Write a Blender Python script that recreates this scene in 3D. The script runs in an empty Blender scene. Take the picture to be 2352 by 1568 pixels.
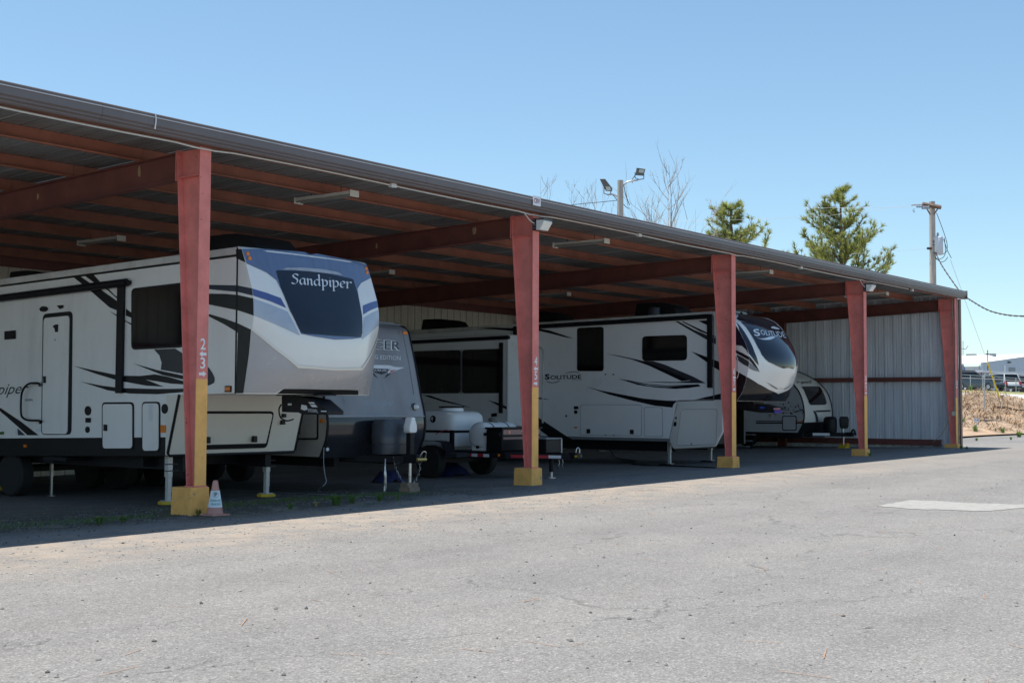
import bpy, bmesh, math, random
from math import sin, cos, pi, radians, sqrt, atan2
from mathutils import Vector, Matrix
from mathutils.geometry import delaunay_2d_cdt
random.seed(7)
scene = bpy.context.scene
COL = scene.collection

# ------------------------------------------------------------------ camera
CAM = Vector((-11.4979, -14.1930, 1.5008)); YAW, PIT, ROLL, FPX = 0.6567176, 0.0503593, 0.0046853, 2995.1   # FPX: focal length on a 2352 px wide frame
FW = Vector((cos(YAW)*cos(PIT), sin(YAW)*cos(PIT), sin(PIT)))
_r = Vector((sin(YAW), -cos(YAW), 0)); _u = _r.cross(FW)
RT = _r*cos(ROLL) + _u*sin(ROLL); UP = -_r*sin(ROLL) + _u*cos(ROLL)
cd = bpy.data.cameras.new('camera'); cam = bpy.data.objects.new('camera', cd); COL.objects.link(cam)
cd.sensor_width = 36.0; cd.lens = FPX/2352*36.0; cd.clip_start = 0.1; cd.clip_end = 3000
mw = Matrix((RT, UP, -FW)).transposed().to_4x4(); mw.translation = CAM
cam.matrix_world = mw
scene.camera = cam
# ------------------------------------------------------------------ sky, sun, exposure
SUN_TO = Vector((0.50, -1.28, -5.20)).normalized()      # the way the light travels: shadows fall a little forward and right
el = math.asin(-SUN_TO.z); az = atan2(-SUN_TO.x, -SUN_TO.y)   # direction of the sun itself
world = bpy.data.worlds.new('World'); scene.world = world; world.use_nodes = True
wn = world.node_tree.nodes; wl = world.node_tree.links; wn.clear()
sky = wn.new('ShaderNodeTexSky'); sky.sky_type = 'NISHITA'; sky.sun_disc = False
sky.sun_elevation = el; sky.sun_rotation = az; sky.altitude = 100; sky.air_density = 1.0; sky.dust_density = 0.0; sky.ozone_density = 1.6
bg = wn.new('ShaderNodeBackground'); bg.inputs['Strength'].default_value = 0.108
wo = wn.new('ShaderNodeOutputWorld'); tint = wn.new('ShaderNodeMix'); tint.data_type = 'RGBA'; tint.blend_type = 'MULTIPLY'; tint.inputs[0].default_value = 1.0; tint.inputs[7].default_value = (0.82, 0.96, 1.0, 1); gm = wn.new('ShaderNodeGamma'); gm.inputs[1].default_value = 0.85; wl.new(sky.outputs[0], gm.inputs[0]); wl.new(gm.outputs[0], tint.inputs[6]); wl.new(tint.outputs[2], bg.inputs[0]); wl.new(bg.outputs[0], wo.inputs[0])
sd = bpy.data.lights.new('sun', 'SUN'); sun = bpy.data.objects.new('sun', sd); COL.objects.link(sun)
sd.energy = 3.9; sd.angle = radians(0.5); sd.color = (1.0, 0.94, 0.85)
sun.rotation_euler = SUN_TO.to_track_quat('-Z', 'Y').to_euler(); sun.location = (0, 0, 40)
vs = scene.view_settings; vs.view_transform = 'Standard'; vs.look = 'None'; vs.exposure = 0.93; vs.gamma = 1.0; vs.use_curve_mapping = False
scene.cycles.use_denoising = True; scene.cycles.max_bounces = 8; scene.cycles.diffuse_bounces = 6

# ------------------------------------------------------------------ pixel frames: where a point of the photograph lies on a given plane of the place
S0 = 560/1996
FR = dict(a=(0,560,S0), b=(0,940,S0), c=(480,560,S0), d=(560,900,S0), e=(880,760,S0), f=(1300,740,S0), g=(1760,720,S0),
          h=(1780,880,460/2352), t=(1000,1000,300/2138), n=(1800,760,210/1937), r=(2380,860,180/2016), q=(2360,980,200/1960),
          o=(0,180,700/2111), p=(640,380,700/2195), l=(1240,480,700/2195), m=(1320,400,480/2352), v=(1740,440,700/2352), D=(0,0,2560/2352),
          k=(680,1000,220/1437), j=(2100,680,460/1568))
def ray(fr, x, y):
    ox, oy, s = FR[fr]; px = (ox+x*s)*2352/2560; py = (oy+y*s)*2352/2560
    return FW + RT*((px-1176)/FPX) - UP*((py-784)/FPX)
def U(fr, x, y, ax, v):
    d = ray(fr, x, y); i = 'xyz'.index(ax)
    return CAM + d*((v-CAM[i])/d[i])
def UZ(fr, x, y, depth): return CAM + ray(fr, x, y)*depth
def gz(x, y=0): return 0.03 + 0.0082*min(max(x, -40), 45) - 0.014*min(max(y, 0), 12)
def UG(fr, x, y):
    z = 0.1
    for _ in range(8):
        p = U(fr, x, y, 'z', z); z = gz(p.x, p.y)
    return p

# ------------------------------------------------------------------ materials
MATS = {}
def M(name, col, rough=0.5, metal=0.0, var=0.10, scale=6.0, bump=0.0, bscale=60.0, coat=0.0, spec=0.5, stretch=None, dirt=None, emit=None, chips=None):
    if name in MATS: return MATS[name]
    m = bpy.data.materials.new(name); m.use_nodes = True; nt = m.node_tree; N = nt.nodes; L = nt.links
    b = N['Principled BSDF']; b.inputs['Roughness'].default_value = rough; b.inputs['Metallic'].default_value = metal
    b.inputs['Coat Weight'].default_value = coat; b.inputs['Coat Roughness'].default_value = 0.08; b.inputs['Specular IOR Level'].default_value = spec
    geo = N.new('ShaderNodeNewGeometry'); src = geo.outputs['Position']
    if stretch:
        mp = N.new('ShaderNodeMapping'); mp.inputs['Scale'].default_value = stretch; L.new(src, mp.inputs['Vector']); src = mp.outputs[0]
    no = N.new('ShaderNodeTexNoise'); no.inputs['Scale'].default_value = scale; no.inputs['Detail'].default_value = 6; no.inputs['Roughness'].default_value = 0.62
    L.new(src, no.inputs['Vector'])
    cr = N.new('ShaderNodeValToRGB'); L.new(no.outputs['Fac'], cr.inputs[0])
    lo = [max(0, c*(1-var)) for c in col]; hi = [min(1, c*(1+var)) for c in col]
    cr.color_ramp.elements[0].position = 0.3; cr.color_ramp.elements[1].position = 0.7
    cr.color_ramp.elements[0].color = (*lo, 1); cr.color_ramp.elements[1].color = (*hi, 1)
    out = cr.outputs[0]
    if dirt:      # (colour, amount, scale): stains with a shape of their own
        n2 = N.new('ShaderNodeTexNoise'); n2.inputs['Scale'].default_value = dirt[2]; n2.inputs['Detail'].default_value = 8; n2.inputs['Roughness'].default_value = 0.7
        L.new(src, n2.inputs['Vector'])
        mr = N.new('ShaderNodeMapRange'); mr.inputs['From Min'].default_value = 0.52; mr.inputs['From Max'].default_value = 0.72; mr.inputs['To Max'].default_value = dirt[1]
        L.new(n2.outputs['Fac'], mr.inputs[0])
        mx = N.new('ShaderNodeMix'); mx.data_type = 'RGBA'; L.new(mr.outputs[0], mx.inputs[0]); L.new(out, mx.inputs[6]); mx.inputs[7].default_value = (*dirt[0], 1)
        out = mx.outputs[2]
    if chips:      # (colour, threshold, scale): small knocks and rust specks
        n4 = N.new('ShaderNodeTexNoise'); n4.inputs['Scale'].default_value = chips[2]; n4.inputs['Detail'].default_value = 5; n4.inputs['Roughness'].default_value = 0.6; L.new(geo.outputs['Position'], n4.inputs['Vector'])
        m4 = N.new('ShaderNodeMapRange'); m4.inputs['From Min'].default_value = chips[1]; m4.inputs['From Max'].default_value = chips[1]+0.025; L.new(n4.outputs['Fac'], m4.inputs[0])
        x4 = N.new('ShaderNodeMix'); x4.data_type = 'RGBA'; L.new(m4.outputs[0], x4.inputs[0]); L.new(out, x4.inputs[6]); x4.inputs[7].default_value = (*chips[0], 1); out = x4.outputs[2]
    L.new(out, b.inputs['Base Color'])
    r2 = N.new('ShaderNodeMapRange'); r2.inputs['To Min'].default_value = max(0.02, rough*0.85); r2.inputs['To Max'].default_value = min(1, rough*1.2)
    L.new(no.outputs['Fac'], r2.inputs[0]); L.new(r2.outputs[0], b.inputs['Roughness'])
    if bump:
        n3 = N.new('ShaderNodeTexNoise'); n3.inputs['Scale'].default_value = bscale; n3.inputs['Detail'].default_value = 4; L.new(src, n3.inputs['Vector'])
        bp = N.new('ShaderNodeBump'); bp.inputs['Strength'].default_value = bump; bp.inputs['Distance'].default_value = 0.01
        L.new(n3.outputs['Fac'], bp.inputs['Height']); L.new(bp.outputs[0], b.inputs['Normal'])
    if emit:
        b.inputs['Emission Color'].default_value = (*emit[0], 1); b.inputs['Emission Strength'].default_value = emit[1]
    MATS[name] = m; return m

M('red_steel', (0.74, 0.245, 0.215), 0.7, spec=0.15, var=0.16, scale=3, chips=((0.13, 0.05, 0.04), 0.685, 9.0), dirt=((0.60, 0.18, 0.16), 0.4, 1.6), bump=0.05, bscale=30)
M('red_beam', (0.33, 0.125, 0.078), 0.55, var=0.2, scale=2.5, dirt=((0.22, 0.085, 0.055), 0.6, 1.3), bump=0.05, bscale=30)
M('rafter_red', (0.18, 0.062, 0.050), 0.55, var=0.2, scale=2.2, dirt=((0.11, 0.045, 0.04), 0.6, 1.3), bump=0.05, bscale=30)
M('yellow_paint', (0.90, 0.485, 0.16), 0.7, spec=0.15, var=0.12, scale=5, chips=((0.36, 0.12, 0.09), 0.69, 11.0), dirt=((0.72, 0.38, 0.11), 0.5, 2.4), bump=0.06, bscale=40)
M('yellow_concrete', (0.88, 0.465, 0.145), 0.85, spec=0.1, var=0.12, scale=7, chips=((0.33, 0.29, 0.22), 0.66, 10.0), dirt=((0.60, 0.32, 0.10), 0.6, 3.0), bump=0.3, bscale=70)
M('brown_trim', (0.15, 0.125, 0.125), 0.4, var=0.08, scale=1.5, dirt=((0.19, 0.16, 0.155), 0.4, 1.2))
M('brown_trim_low', (0.17, 0.105, 0.085), 0.5, var=0.1, scale=2)
M('glint_grey', (0.55, 0.53, 0.55), 0.4)  # the glint along the fascia, put into a pale colour
M('galv', (0.74, 0.77, 0.82), 0.42, metal=0.0, var=0.16, scale=3, stretch=(1, 1, 0.12), dirt=((0.62, 0.64, 0.67), 0.45, 1.6))
M('roof_galv', (0.25, 0.255, 0.255), 0.5, metal=0.25, var=0.2, scale=4, stretch=(1, 0.12, 1), dirt=((0.20, 0.195, 0.19), 0.5, 1.5))
M('tan_panel', (0.66, 0.60, 0.51), 0.55, var=0.08, scale=2)
M('conduit', (0.62, 0.62, 0.60), 0.4, var=0.06)
M('fixture_white', (0.66, 0.65, 0.60), 0.45, var=0.06)
M('fixture_grey', (0.30, 0.30, 0.28), 0.5)
M('sign_white', (0.80, 0.80, 0.82), 0.4, var=0.04)
M('sign_red', (0.28, 0.03, 0.08), 0.45, var=0.04)
M('num_white', (0.80, 0.80, 0.80), 0.5, var=0.06)
M('black', (0.010, 0.010, 0.012), 0.45, var=0.2, spec=0.25)
M('black_gloss', (0.010, 0.010, 0.012), 0.18, var=0.15)
M('black_metal', (0.012, 0.012, 0.016), 0.5, var=0.3, scale=12, spec=0.25)
M('glass', (0.006, 0.006, 0.008), 0.045, var=0.1, spec=0.6)
M('rv_white', (0.88, 0.875, 0.86), 0.3, var=0.035, scale=1.2, coat=0.25, dirt=((0.70, 0.69, 0.665), 0.6, 1.6), stretch=(1, 1, 0.3))
M('rv_white2', (0.88, 0.885, 0.90), 0.28, var=0.03, scale=1.2, coat=0.3)
M('rv_cap_white', (0.80, 0.79, 0.76), 0.22, var=0.03, scale=1.2, coat=0.4)
M('rv_cream', (0.78, 0.74, 0.66), 0.32, var=0.03, scale=1.2, coat=0.2)
M('rv_roof', (0.62, 0.61, 0.59), 0.7, var=0.15, scale=3, dirt=((0.25, 0.25, 0.24), 0.6, 2.2))
M('cap_blue', (0.115, 0.165, 0.285), 0.2, var=0.12, scale=2.2, coat=0.5, dirt=((0.12, 0.15, 0.22), 0.6, 1.8), stretch=(3, 1, 0.6))
M('navy', (0.012, 0.016, 0.045), 0.25, var=0.1, spec=0.3)
M('stripe_blue', (0.07, 0.105, 0.28), 0.22, var=0.05, coat=0.3)
M('band_grey', (0.40, 0.45, 0.53), 0.24, var=0.05, coat=0.3)
M('cap_taupe', (0.44, 0.42, 0.42), 0.26, var=0.07, scale=2, coat=0.3)
M('brow', (0.55, 0.50, 0.48), 0.18, metal=0.6, var=0.1)
M('windshield', (0.010, 0.014, 0.028), 0.06, var=0.1, spec=0.5, coat=0.1)
M('letters', (0.72, 0.76, 0.80), 0.3, var=0.04)
M('decal_black', (0.010, 0.010, 0.013), 0.3, var=0.1, spec=0.25)
M('decal_dark', (0.04, 0.043, 0.052), 0.3, var=0.08, spec=0.3)
M('decal_grey', (0.20, 0.21, 0.225), 0.3, var=0.06)
M('tracer_grey', (0.25, 0.255, 0.27), 0.28, var=0.16, scale=1.6, coat=0.1, dirt=((0.20, 0.20, 0.22), 0.5, 1.4), stretch=(1.4, 1, 0.5))
M('tracer_dark', (0.03, 0.032, 0.042), 0.16, var=0.3, scale=2, coat=0.3, metal=0.2)
M('rv_grey_side', (0.42, 0.40, 0.375), 0.35, var=0.05, coat=0.2)
M('rv_silver', (0.52, 0.53, 0.55), 0.35, var=0.05, coat=0.2)
M('tank_cover', (0.055, 0.06, 0.075), 0.35, var=0.2, scale=4)
M('steel', (0.52, 0.53, 0.55), 0.28, metal=0.9, var=0.15, scale=14)
M('galv_leg', (0.50, 0.50, 0.50), 0.38, metal=0.35, var=0.12, scale=20)
M('brass', (0.55, 0.42, 0.15), 0.35, metal=0.7)
M('tyre', (0.016, 0.016, 0.017), 0.75, var=0.3, scale=10)
M('rim', (0.55, 0.56, 0.58), 0.4, metal=0.1, var=0.12)
M('poly_white', (0.84, 0.85, 0.86), 0.42, var=0.05, scale=2)
M('amber', (0.75, 0.20, 0.01), 0.25, var=0.1)
M('red_lens', (0.50, 0.015, 0.02), 0.25, var=0.1)
M('refl_red', (0.48, 0.02, 0.04), 0.35, var=0.08)
M('refl_white', (0.70, 0.72, 0.76), 0.35, var=0.06)
M('tread_plate', (0.30, 0.17, 0.16), 0.4, metal=0.2, var=0.5, scale=60)
M('tarp_blue', (0.010, 0.016, 0.075), 0.55, var=0.3, scale=9)
M('wood_block', (0.26, 0.19, 0.14), 0.8, var=0.25, scale=14, dirt=((0.12, 0.09, 0.07), 0.6, 8))
M('wood_pole', (0.46, 0.41, 0.36), 0.85, var=0.22, scale=5, stretch=(3, 3, 0.3), bump=0.3, bscale=30)
M('wood_arm', (0.15, 0.105, 0.08), 0.85, var=0.25, scale=5)
M('insulator', (0.34, 0.36, 0.40), 0.3, var=0.1)
M('transformer', (0.62, 0.65, 0.70), 0.35, var=0.04)
M('wire', (0.045, 0.045, 0.05), 0.6)
M('wire_light', (0.38, 0.40, 0.42), 0.5)
M('lamp_bronze', (0.13, 0.12, 0.105), 0.45, var=0.15)
M('lamp_glass', (0.55, 0.55, 0.48), 0.2, var=0.1)
M('lens', (0.80, 0.80, 0.77), 0.12, var=0.06, coat=0.4)
M('cone_faded', (0.52, 0.27, 0.22), 0.7, var=0.15, scale=10, dirt=((0.36, 0.16, 0.12), 0.6, 7))
M('sleeve', (0.72, 0.76, 0.80), 0.4, var=0.03)
M('sleeve_green', (0.05, 0.33, 0.28), 0.4)
M('pad_yellow', (0.62, 0.42, 0.03), 0.5, var=0.1)
M('pad_orange', (0.70, 0.14, 0.02), 0.5, var=0.1)
M('weed', (0.14, 0.24, 0.06), 0.65, var=0.35, scale=40)
M('weed_dry', (0.33, 0.26, 0.13), 0.8, var=0.35, scale=30)
M('needles', (0.31, 0.34, 0.10), 0.6, var=0.4, scale=0.9)
M('needle_tips', (0.34, 0.26, 0.10), 0.65, var=0.25, scale=3)
M('bark', (0.14, 0.10, 0.075), 0.9, var=0.3, scale=8)
M('twig', (0.34, 0.30, 0.275), 0.85, var=0.25, scale=6)
M('bud', (0.34, 0.36, 0.13), 0.7, var=0.3, scale=8)
M('brush', (0.23, 0.17, 0.125), 0.9, var=0.5, scale=5)
M('straw', (0.40, 0.285, 0.17), 0.9, var=0.3, scale=6)
M('fence_galv', (0.45, 0.48, 0.50), 0.45, metal=0.3, var=0.1)
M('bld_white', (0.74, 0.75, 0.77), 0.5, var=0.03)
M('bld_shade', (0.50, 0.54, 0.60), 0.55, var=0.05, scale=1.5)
M('bld_dark', (0.20, 0.22, 0.25), 0.5)
M('logo_blue', (0.16, 0.24, 0.42), 0.5)
M('car_red', (0.42, 0.03, 0.05), 0.25, coat=0.5, var=0.05)
M('car_white', (0.70, 0.70, 0.71), 0.25, coat=0.5, var=0.04)
M('car_dark', (0.055, 0.07, 0.09), 0.25, coat=0.5, var=0.1)
M('car_grey', (0.20, 0.22, 0.25), 0.25, coat=0.5, var=0.1)
M('guy_yellow', (0.70, 0.60, 0.02), 0.5)
M('stake', (0.60, 0.42, 0.22), 0.8)
M('stake_tip', (0.75, 0.16, 0.08), 0.6)
M('paper', (0.74, 0.76, 0.78), 0.6, var=0.05)
M('sticker_pink', (0.62, 0.30, 0.30), 0.4)
M('sticker_violet', (0.16, 0.10, 0.55), 0.4)
M('sticker_blue', (0.02, 0.07, 0.50), 0.4)
M('rust_dirt', (0.25, 0.13, 0.07), 0.9)

def leafy(name, trans):      # thin needles let some light through
    m = MATS[name]; N = m.node_tree.nodes; L = m.node_tree.links; b = N['Principled BSDF']; src = b.inputs['Base Color'].links[0].from_socket
    t = N.new('ShaderNodeBsdfTranslucent'); L.new(src, t.inputs['Color']); mx = N.new('ShaderNodeMixShader'); mx.inputs[0].default_value = trans
    L.new(b.outputs[0], mx.inputs[1]); L.new(t.outputs[0], mx.inputs[2]); L.new(mx.outputs[0], N['Material Output'].inputs[0])
M_ = [leafy(n, .5) for n in ('needles', 'weed', 'needle_tips')]

# ------------------------------------------------------------------ mesh helpers
class MB:
    def __init__(s): s.v = []; s.f = []
    def add(s, vs_, fs): 
        n = len(s.v); s.v += [tuple(p) for p in vs_]; s.f += [tuple(i+n for i in f) for f in fs]; return s
    def box(s, x0, x1, y0, y1, z0, z1):
        return s.add([(x0,y0,z0),(x1,y0,z0),(x1,y1,z0),(x0,y1,z0),(x0,y0,z1),(x1,y0,z1),(x1,y1,z1),(x0,y1,z1)],
                     [(0,3,2,1),(4,5,6,7),(0,1,5,4),(1,2,6,5),(2,3,7,6),(3,0,4,7)])
    def prism(s, pts, vec):
        n = len(pts); vec = Vector(vec); a = [Vector(p) for p in pts]
        return s.add(a+[p+vec for p in a], [tuple(range(n)), tuple(range(2*n-1, n-1, -1))]+[(i, (i+1) % n, n+(i+1) % n, n+i) for i in range(n)])
    def poly(s, pts): return s.add(pts, [tuple(range(len(pts)))])
    def tube(s, pts, r, n=8, caps=True):
        pts = [Vector(p) for p in pts]; rs = r if isinstance(r, (list, tuple)) else [r]*len(pts)
        rings = []; prev = None
        for i, p in enumerate(pts):
            d = (pts[min(i+1, len(pts)-1)]-pts[max(i-1, 0)]); d = d.normalized() if d.length > 1e-9 else Vector((0, 0, 1))
            if prev is None:
                a = Vector((0, 0, 1)) if abs(d.z) < 0.9 else Vector((1, 0, 0)); x = d.cross(a).normalized()
            else: x = (prev-d*prev.dot(d)); x = x.normalized() if x.length > 1e-6 else d.orthogonal().normalized()
            prev = x; y = d.cross(x)
            rings.append([p+(x*cos(2*pi*k/n)+y*sin(2*pi*k/n))*rs[i] for k in range(n)])
        b = len(s.v)
        for R_ in rings: s.v += [tuple(q) for q in R_]
        for i in range(len(rings)-1):
            for k in range(n):
                s.f.append((b+i*n+k, b+i*n+(k+1) % n, b+(i+1)*n+(k+1) % n, b+(i+1)*n+k))
        if caps:
            s.f.append(tuple(b+k for k in range(n-1, -1, -1))); e = b+(len(rings)-1)*n; s.f.append(tuple(e+k for k in range(n)))
        return s
    def lathe(s, prof, org, axis, n=24):      # prof: (radius, distance along axis)
        d = Vector(axis).normalized(); x = d.orthogonal().normalized(); y = d.cross(x); o = Vector(org); b = len(s.v)
        for r_, h in prof: s.v += [tuple(o+d*h+(x*cos(2*pi*k/n)+y*sin(2*pi*k/n))*r_) for k in range(n)]
        for i in range(len(prof)-1):
            for k in range(n): s.f.append((b+i*n+k, b+i*n+(k+1) % n, b+(i+1)*n+(k+1) % n, b+(i+1)*n+k))
        s.f.append(tuple(b+k for k in range(n-1, -1, -1))); e = b+(len(prof)-1)*n; s.f.append(tuple(e+k for k in range(n)))
        return s
    def grid(s, rows, close=False):
        b = len(s.v); n = len(rows[0])
        for r_ in rows: s.v += [tuple(p) for p in r_]
        for i in range(len(rows)-1):
            for k in range(n-1 if not close else n): s.f.append((b+i*n+k, b+i*n+(k+1) % n, b+(i+1)*n+(k+1) % n, b+(i+1)*n+k))
        return s
    def mesh(s, name, mat, smooth=None, bevel=0.0, fix=True):
        me = bpy.data.meshes.new(name); me.from_pydata(s.v, [], s.f); me.validate()
        if fix or bevel:
            bm = bmesh.new(); bm.from_mesh(me)
            if fix: bmesh.ops.remove_doubles(bm, verts=bm.verts, dist=1e-5); bmesh.ops.recalc_face_normals(bm, faces=bm.faces)
            if bevel:
                ed = [e for e in bm.edges if len(e.link_faces) == 2 and e.calc_face_angle(0) > radians(35)]
                bmesh.ops.bevel(bm, geom=ed, offset=bevel, segments=2, affect='EDGES', profile=0.6, clamp_overlap=True)
            bm.to_mesh(me); bm.free()
        if isinstance(mat, str): mat = MATS[mat]
        me.materials.append(mat)
        if smooth:
            me.shade_smooth(); me.set_sharp_from_angle(angle=radians(smooth))
        return me
    def build(s, name, mat, parent=None, smooth=None, bevel=0.0, fix=True, **kw):
        return obj(name, s.mesh(name, mat, smooth, bevel, fix), parent, **kw)
def obj(name, me, parent=None, loc=None, label=None, cat=None, group=None, kind=None):
    o = bpy.data.objects.new(name, me); COL.objects.link(o)
    if loc is not None: o.location = loc
    if parent is not None:
        o.parent = parent; o.matrix_parent_inverse = Matrix.Translation(-parent.location) if parent.parent is None else Matrix.Identity(4)
        if parent.parent is not None and parent.location.length > 0: o.matrix_parent_inverse = Matrix.Translation(-parent.location)
    if label: o['label'] = label
    if cat: o['category'] = cat
    if group: o['group'] = group
    if kind: o['kind'] = kind
    return o
def thing(name, label, cat, loc, group=None):
    return obj(name, None, None, Vector(loc), label, cat, group)
def cr(pts, n=6, closed=True):      # Catmull-Rom through points (any dimension)
    P = [Vector(p) for p in pts]; out = []; m = len(P)
    rng = range(m) if closed else range(m-1)
    for i in rng:
        if closed: a, b, c, d = P[i-1], P[i], P[(i+1) % m], P[(i+2) % m]
        else: a, b, c, d = P[max(i-1, 0)], P[i], P[i+1], P[min(i+2, m-1)]
        for k in range(n):
            t = k/n
            out.append(0.5*((2*b)+(c-a)*t+(2*a-5*b+4*c-d)*t*t+(3*b-a-3*c+d)*t**3))
    if not closed: out.append(P[-1])
    return out
def rrect(q, rad, n=4):      # q: four corners in order; rad: corner radius; points of the rounded quad
    q = [Vector(p) for p in q]; out = []
    for i in range(4):
        p, a, b = q[i], q[i-1], q[(i+1) % 4]
        da = (a-p).normalized()*rad; db = (b-p).normalized()*rad
        for k in range(n+1):
            t = k/n; out.append((p+da)*(1-t)**2+p*2*t*(1-t)+(p+db)*t*t)
    return out
def shrink(q, d):
    c = sum((Vector(p) for p in q), Vector((0,)*len(q[0])))/len(q); out = []
    for i, p in enumerate(q):
        p = Vector(p); a = (Vector(q[i-1])-p).normalized(); b = (Vector(q[(i+1) % len(q)])-p).normalized(); out.append(p+(a+b)*d)
    return out
def slab(name, mat, parent, pts, vec, lift=0.0, **kw):      # a flat plate: outline pts, thickness vec, raised by lift along vec
    v = Vector(vec); pts = [Vector(p) for p in pts]
    if lift: pts = [p+v.normalized()*lift for p in pts]
    return MB().prism(pts, v).build(name, mat, parent, **kw)
def pxq(fr, pts, ax, v): return [U(fr, x, y, ax, v) for x, y in pts]
# text -> flat triangles, cached
_TX = {}
def text2d(s, bold=0.0, shear=0.0, space=1.0):
    key = (s, bold, shear, space)
    if key in _TX: return _TX[key]
    c = bpy.data.curves.new('txt', 'FONT'); c.body = s; c.offset = bold; c.shear = shear; c.space_character = space; c.resolution_u = 3; c.fill_mode = 'FRONT'
    o = bpy.data.objects.new('txt', c); COL.objects.link(o); bpy.context.view_layer.update()
    dg = bpy.context.evaluated_depsgraph_get(); me = bpy.data.meshes.new_from_object(o.evaluated_get(dg))
    vv = [(v.co.x, v.co.y) for v in me.vertices]; ff = [tuple(p.vertices) for p in me.polygons]
    bpy.data.objects.remove(o); bpy.data.curves.remove(c); bpy.data.meshes.remove(me)
    x0 = min(v[0] for v in vv); x1 = max(v[0] for v in vv); y0 = min(v[1] for v in vv); y1 = max(v[1] for v in vv)
    vv = [((a-x0)/(x1-x0), (b-y0)/(y1-y0)) for a, b in vv]
    _TX[key] = (vv, ff); return _TX[key]
def lettering(name, s, mat, parent, quad, bold=0.0, shear=0.0, space=1.0, fn=None, sub=0, **kw):      # quad: bl, br, tr, tl in world (or px if fn maps them)
    vv, ff = text2d(s, bold, shear, space); q = [Vector(p) for p in quad]
    P = [(q[0]*(1-a)+q[1]*a)*(1-b)+(q[3]*(1-a)+q[2]*a)*b for a, b in vv]
    if sub:
        bm = bmesh.new(); vs_ = [bm.verts.new((p[0], p[1], 0)) for p in P]
        for f in ff:
            try: bm.faces.new([vs_[i] for i in f])
            except ValueError: pass
        bmesh.ops.triangulate(bm, faces=bm.faces); bmesh.ops.subdivide_edges(bm, edges=bm.edges, cuts=sub, use_grid_fill=True)
        bm.verts.index_update(); P = [Vector((v.co.x, v.co.y)) for v in bm.verts]; ff = [tuple(v.index for v in f.verts) for f in bm.faces]; bm.free()
    if fn: P = [fn(p) for p in P]
    return MB().add(P, ff).build(name, mat, parent, fix=False, **kw)
def mark(name, mat, parent, fr, pts, ax, v, smooth=0, closed=True, **kw):      # a flat sticker on an axis plane, its outline given as points of the photograph
    P = [Vector((float(x), float(y))) for x, y in pts]
    if smooth: P = cr(P, smooth)
    return MB().poly([U(fr, p[0], p[1], ax, v) for p in P]).build(name, mat, parent, fix=False, **kw)
def wheel(parent, c, r, w, name='wheel', rim='rim', side=-1):
    c = Vector(c); k = r*0.62
    t = MB().lathe([(k, -w/2), (r*0.92, -w/2), (r, -w/2+0.03), (r, w/2-0.03), (r*0.92, w/2), (k, w/2)], c, (1, 0, 0), 28).build(name, 'tyre', parent, smooth=40)
    m = MB().lathe([(k, -w*0.42), (k*0.92, -w*0.44), (k*0.86, -w*0.30), (k*0.45, -w*0.26), (k*0.40, -w*0.38), (0.001, -w*0.39)], c, (-side, 0, 0) if side > 0 else (1, 0, 0), 24)
    m.build('rim', rim, t, smooth=40); hb = MB()
    for q in range(8):
        a = 2*pi*q/8; hx = c.x+side*(w*0.30); cy = c.y+cos(a)*k*0.66; cz_ = c.z+sin(a)*k*0.66
        hb.add([(hx, cy+cos(b)*k*0.11, cz_+sin(b)*k*0.11) for b in [i*pi/3 for i in range(6)]], [(0,1,2,3,4,5)])
    hb.build('rim_hole', 'black', t, fix=False); return t
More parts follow.
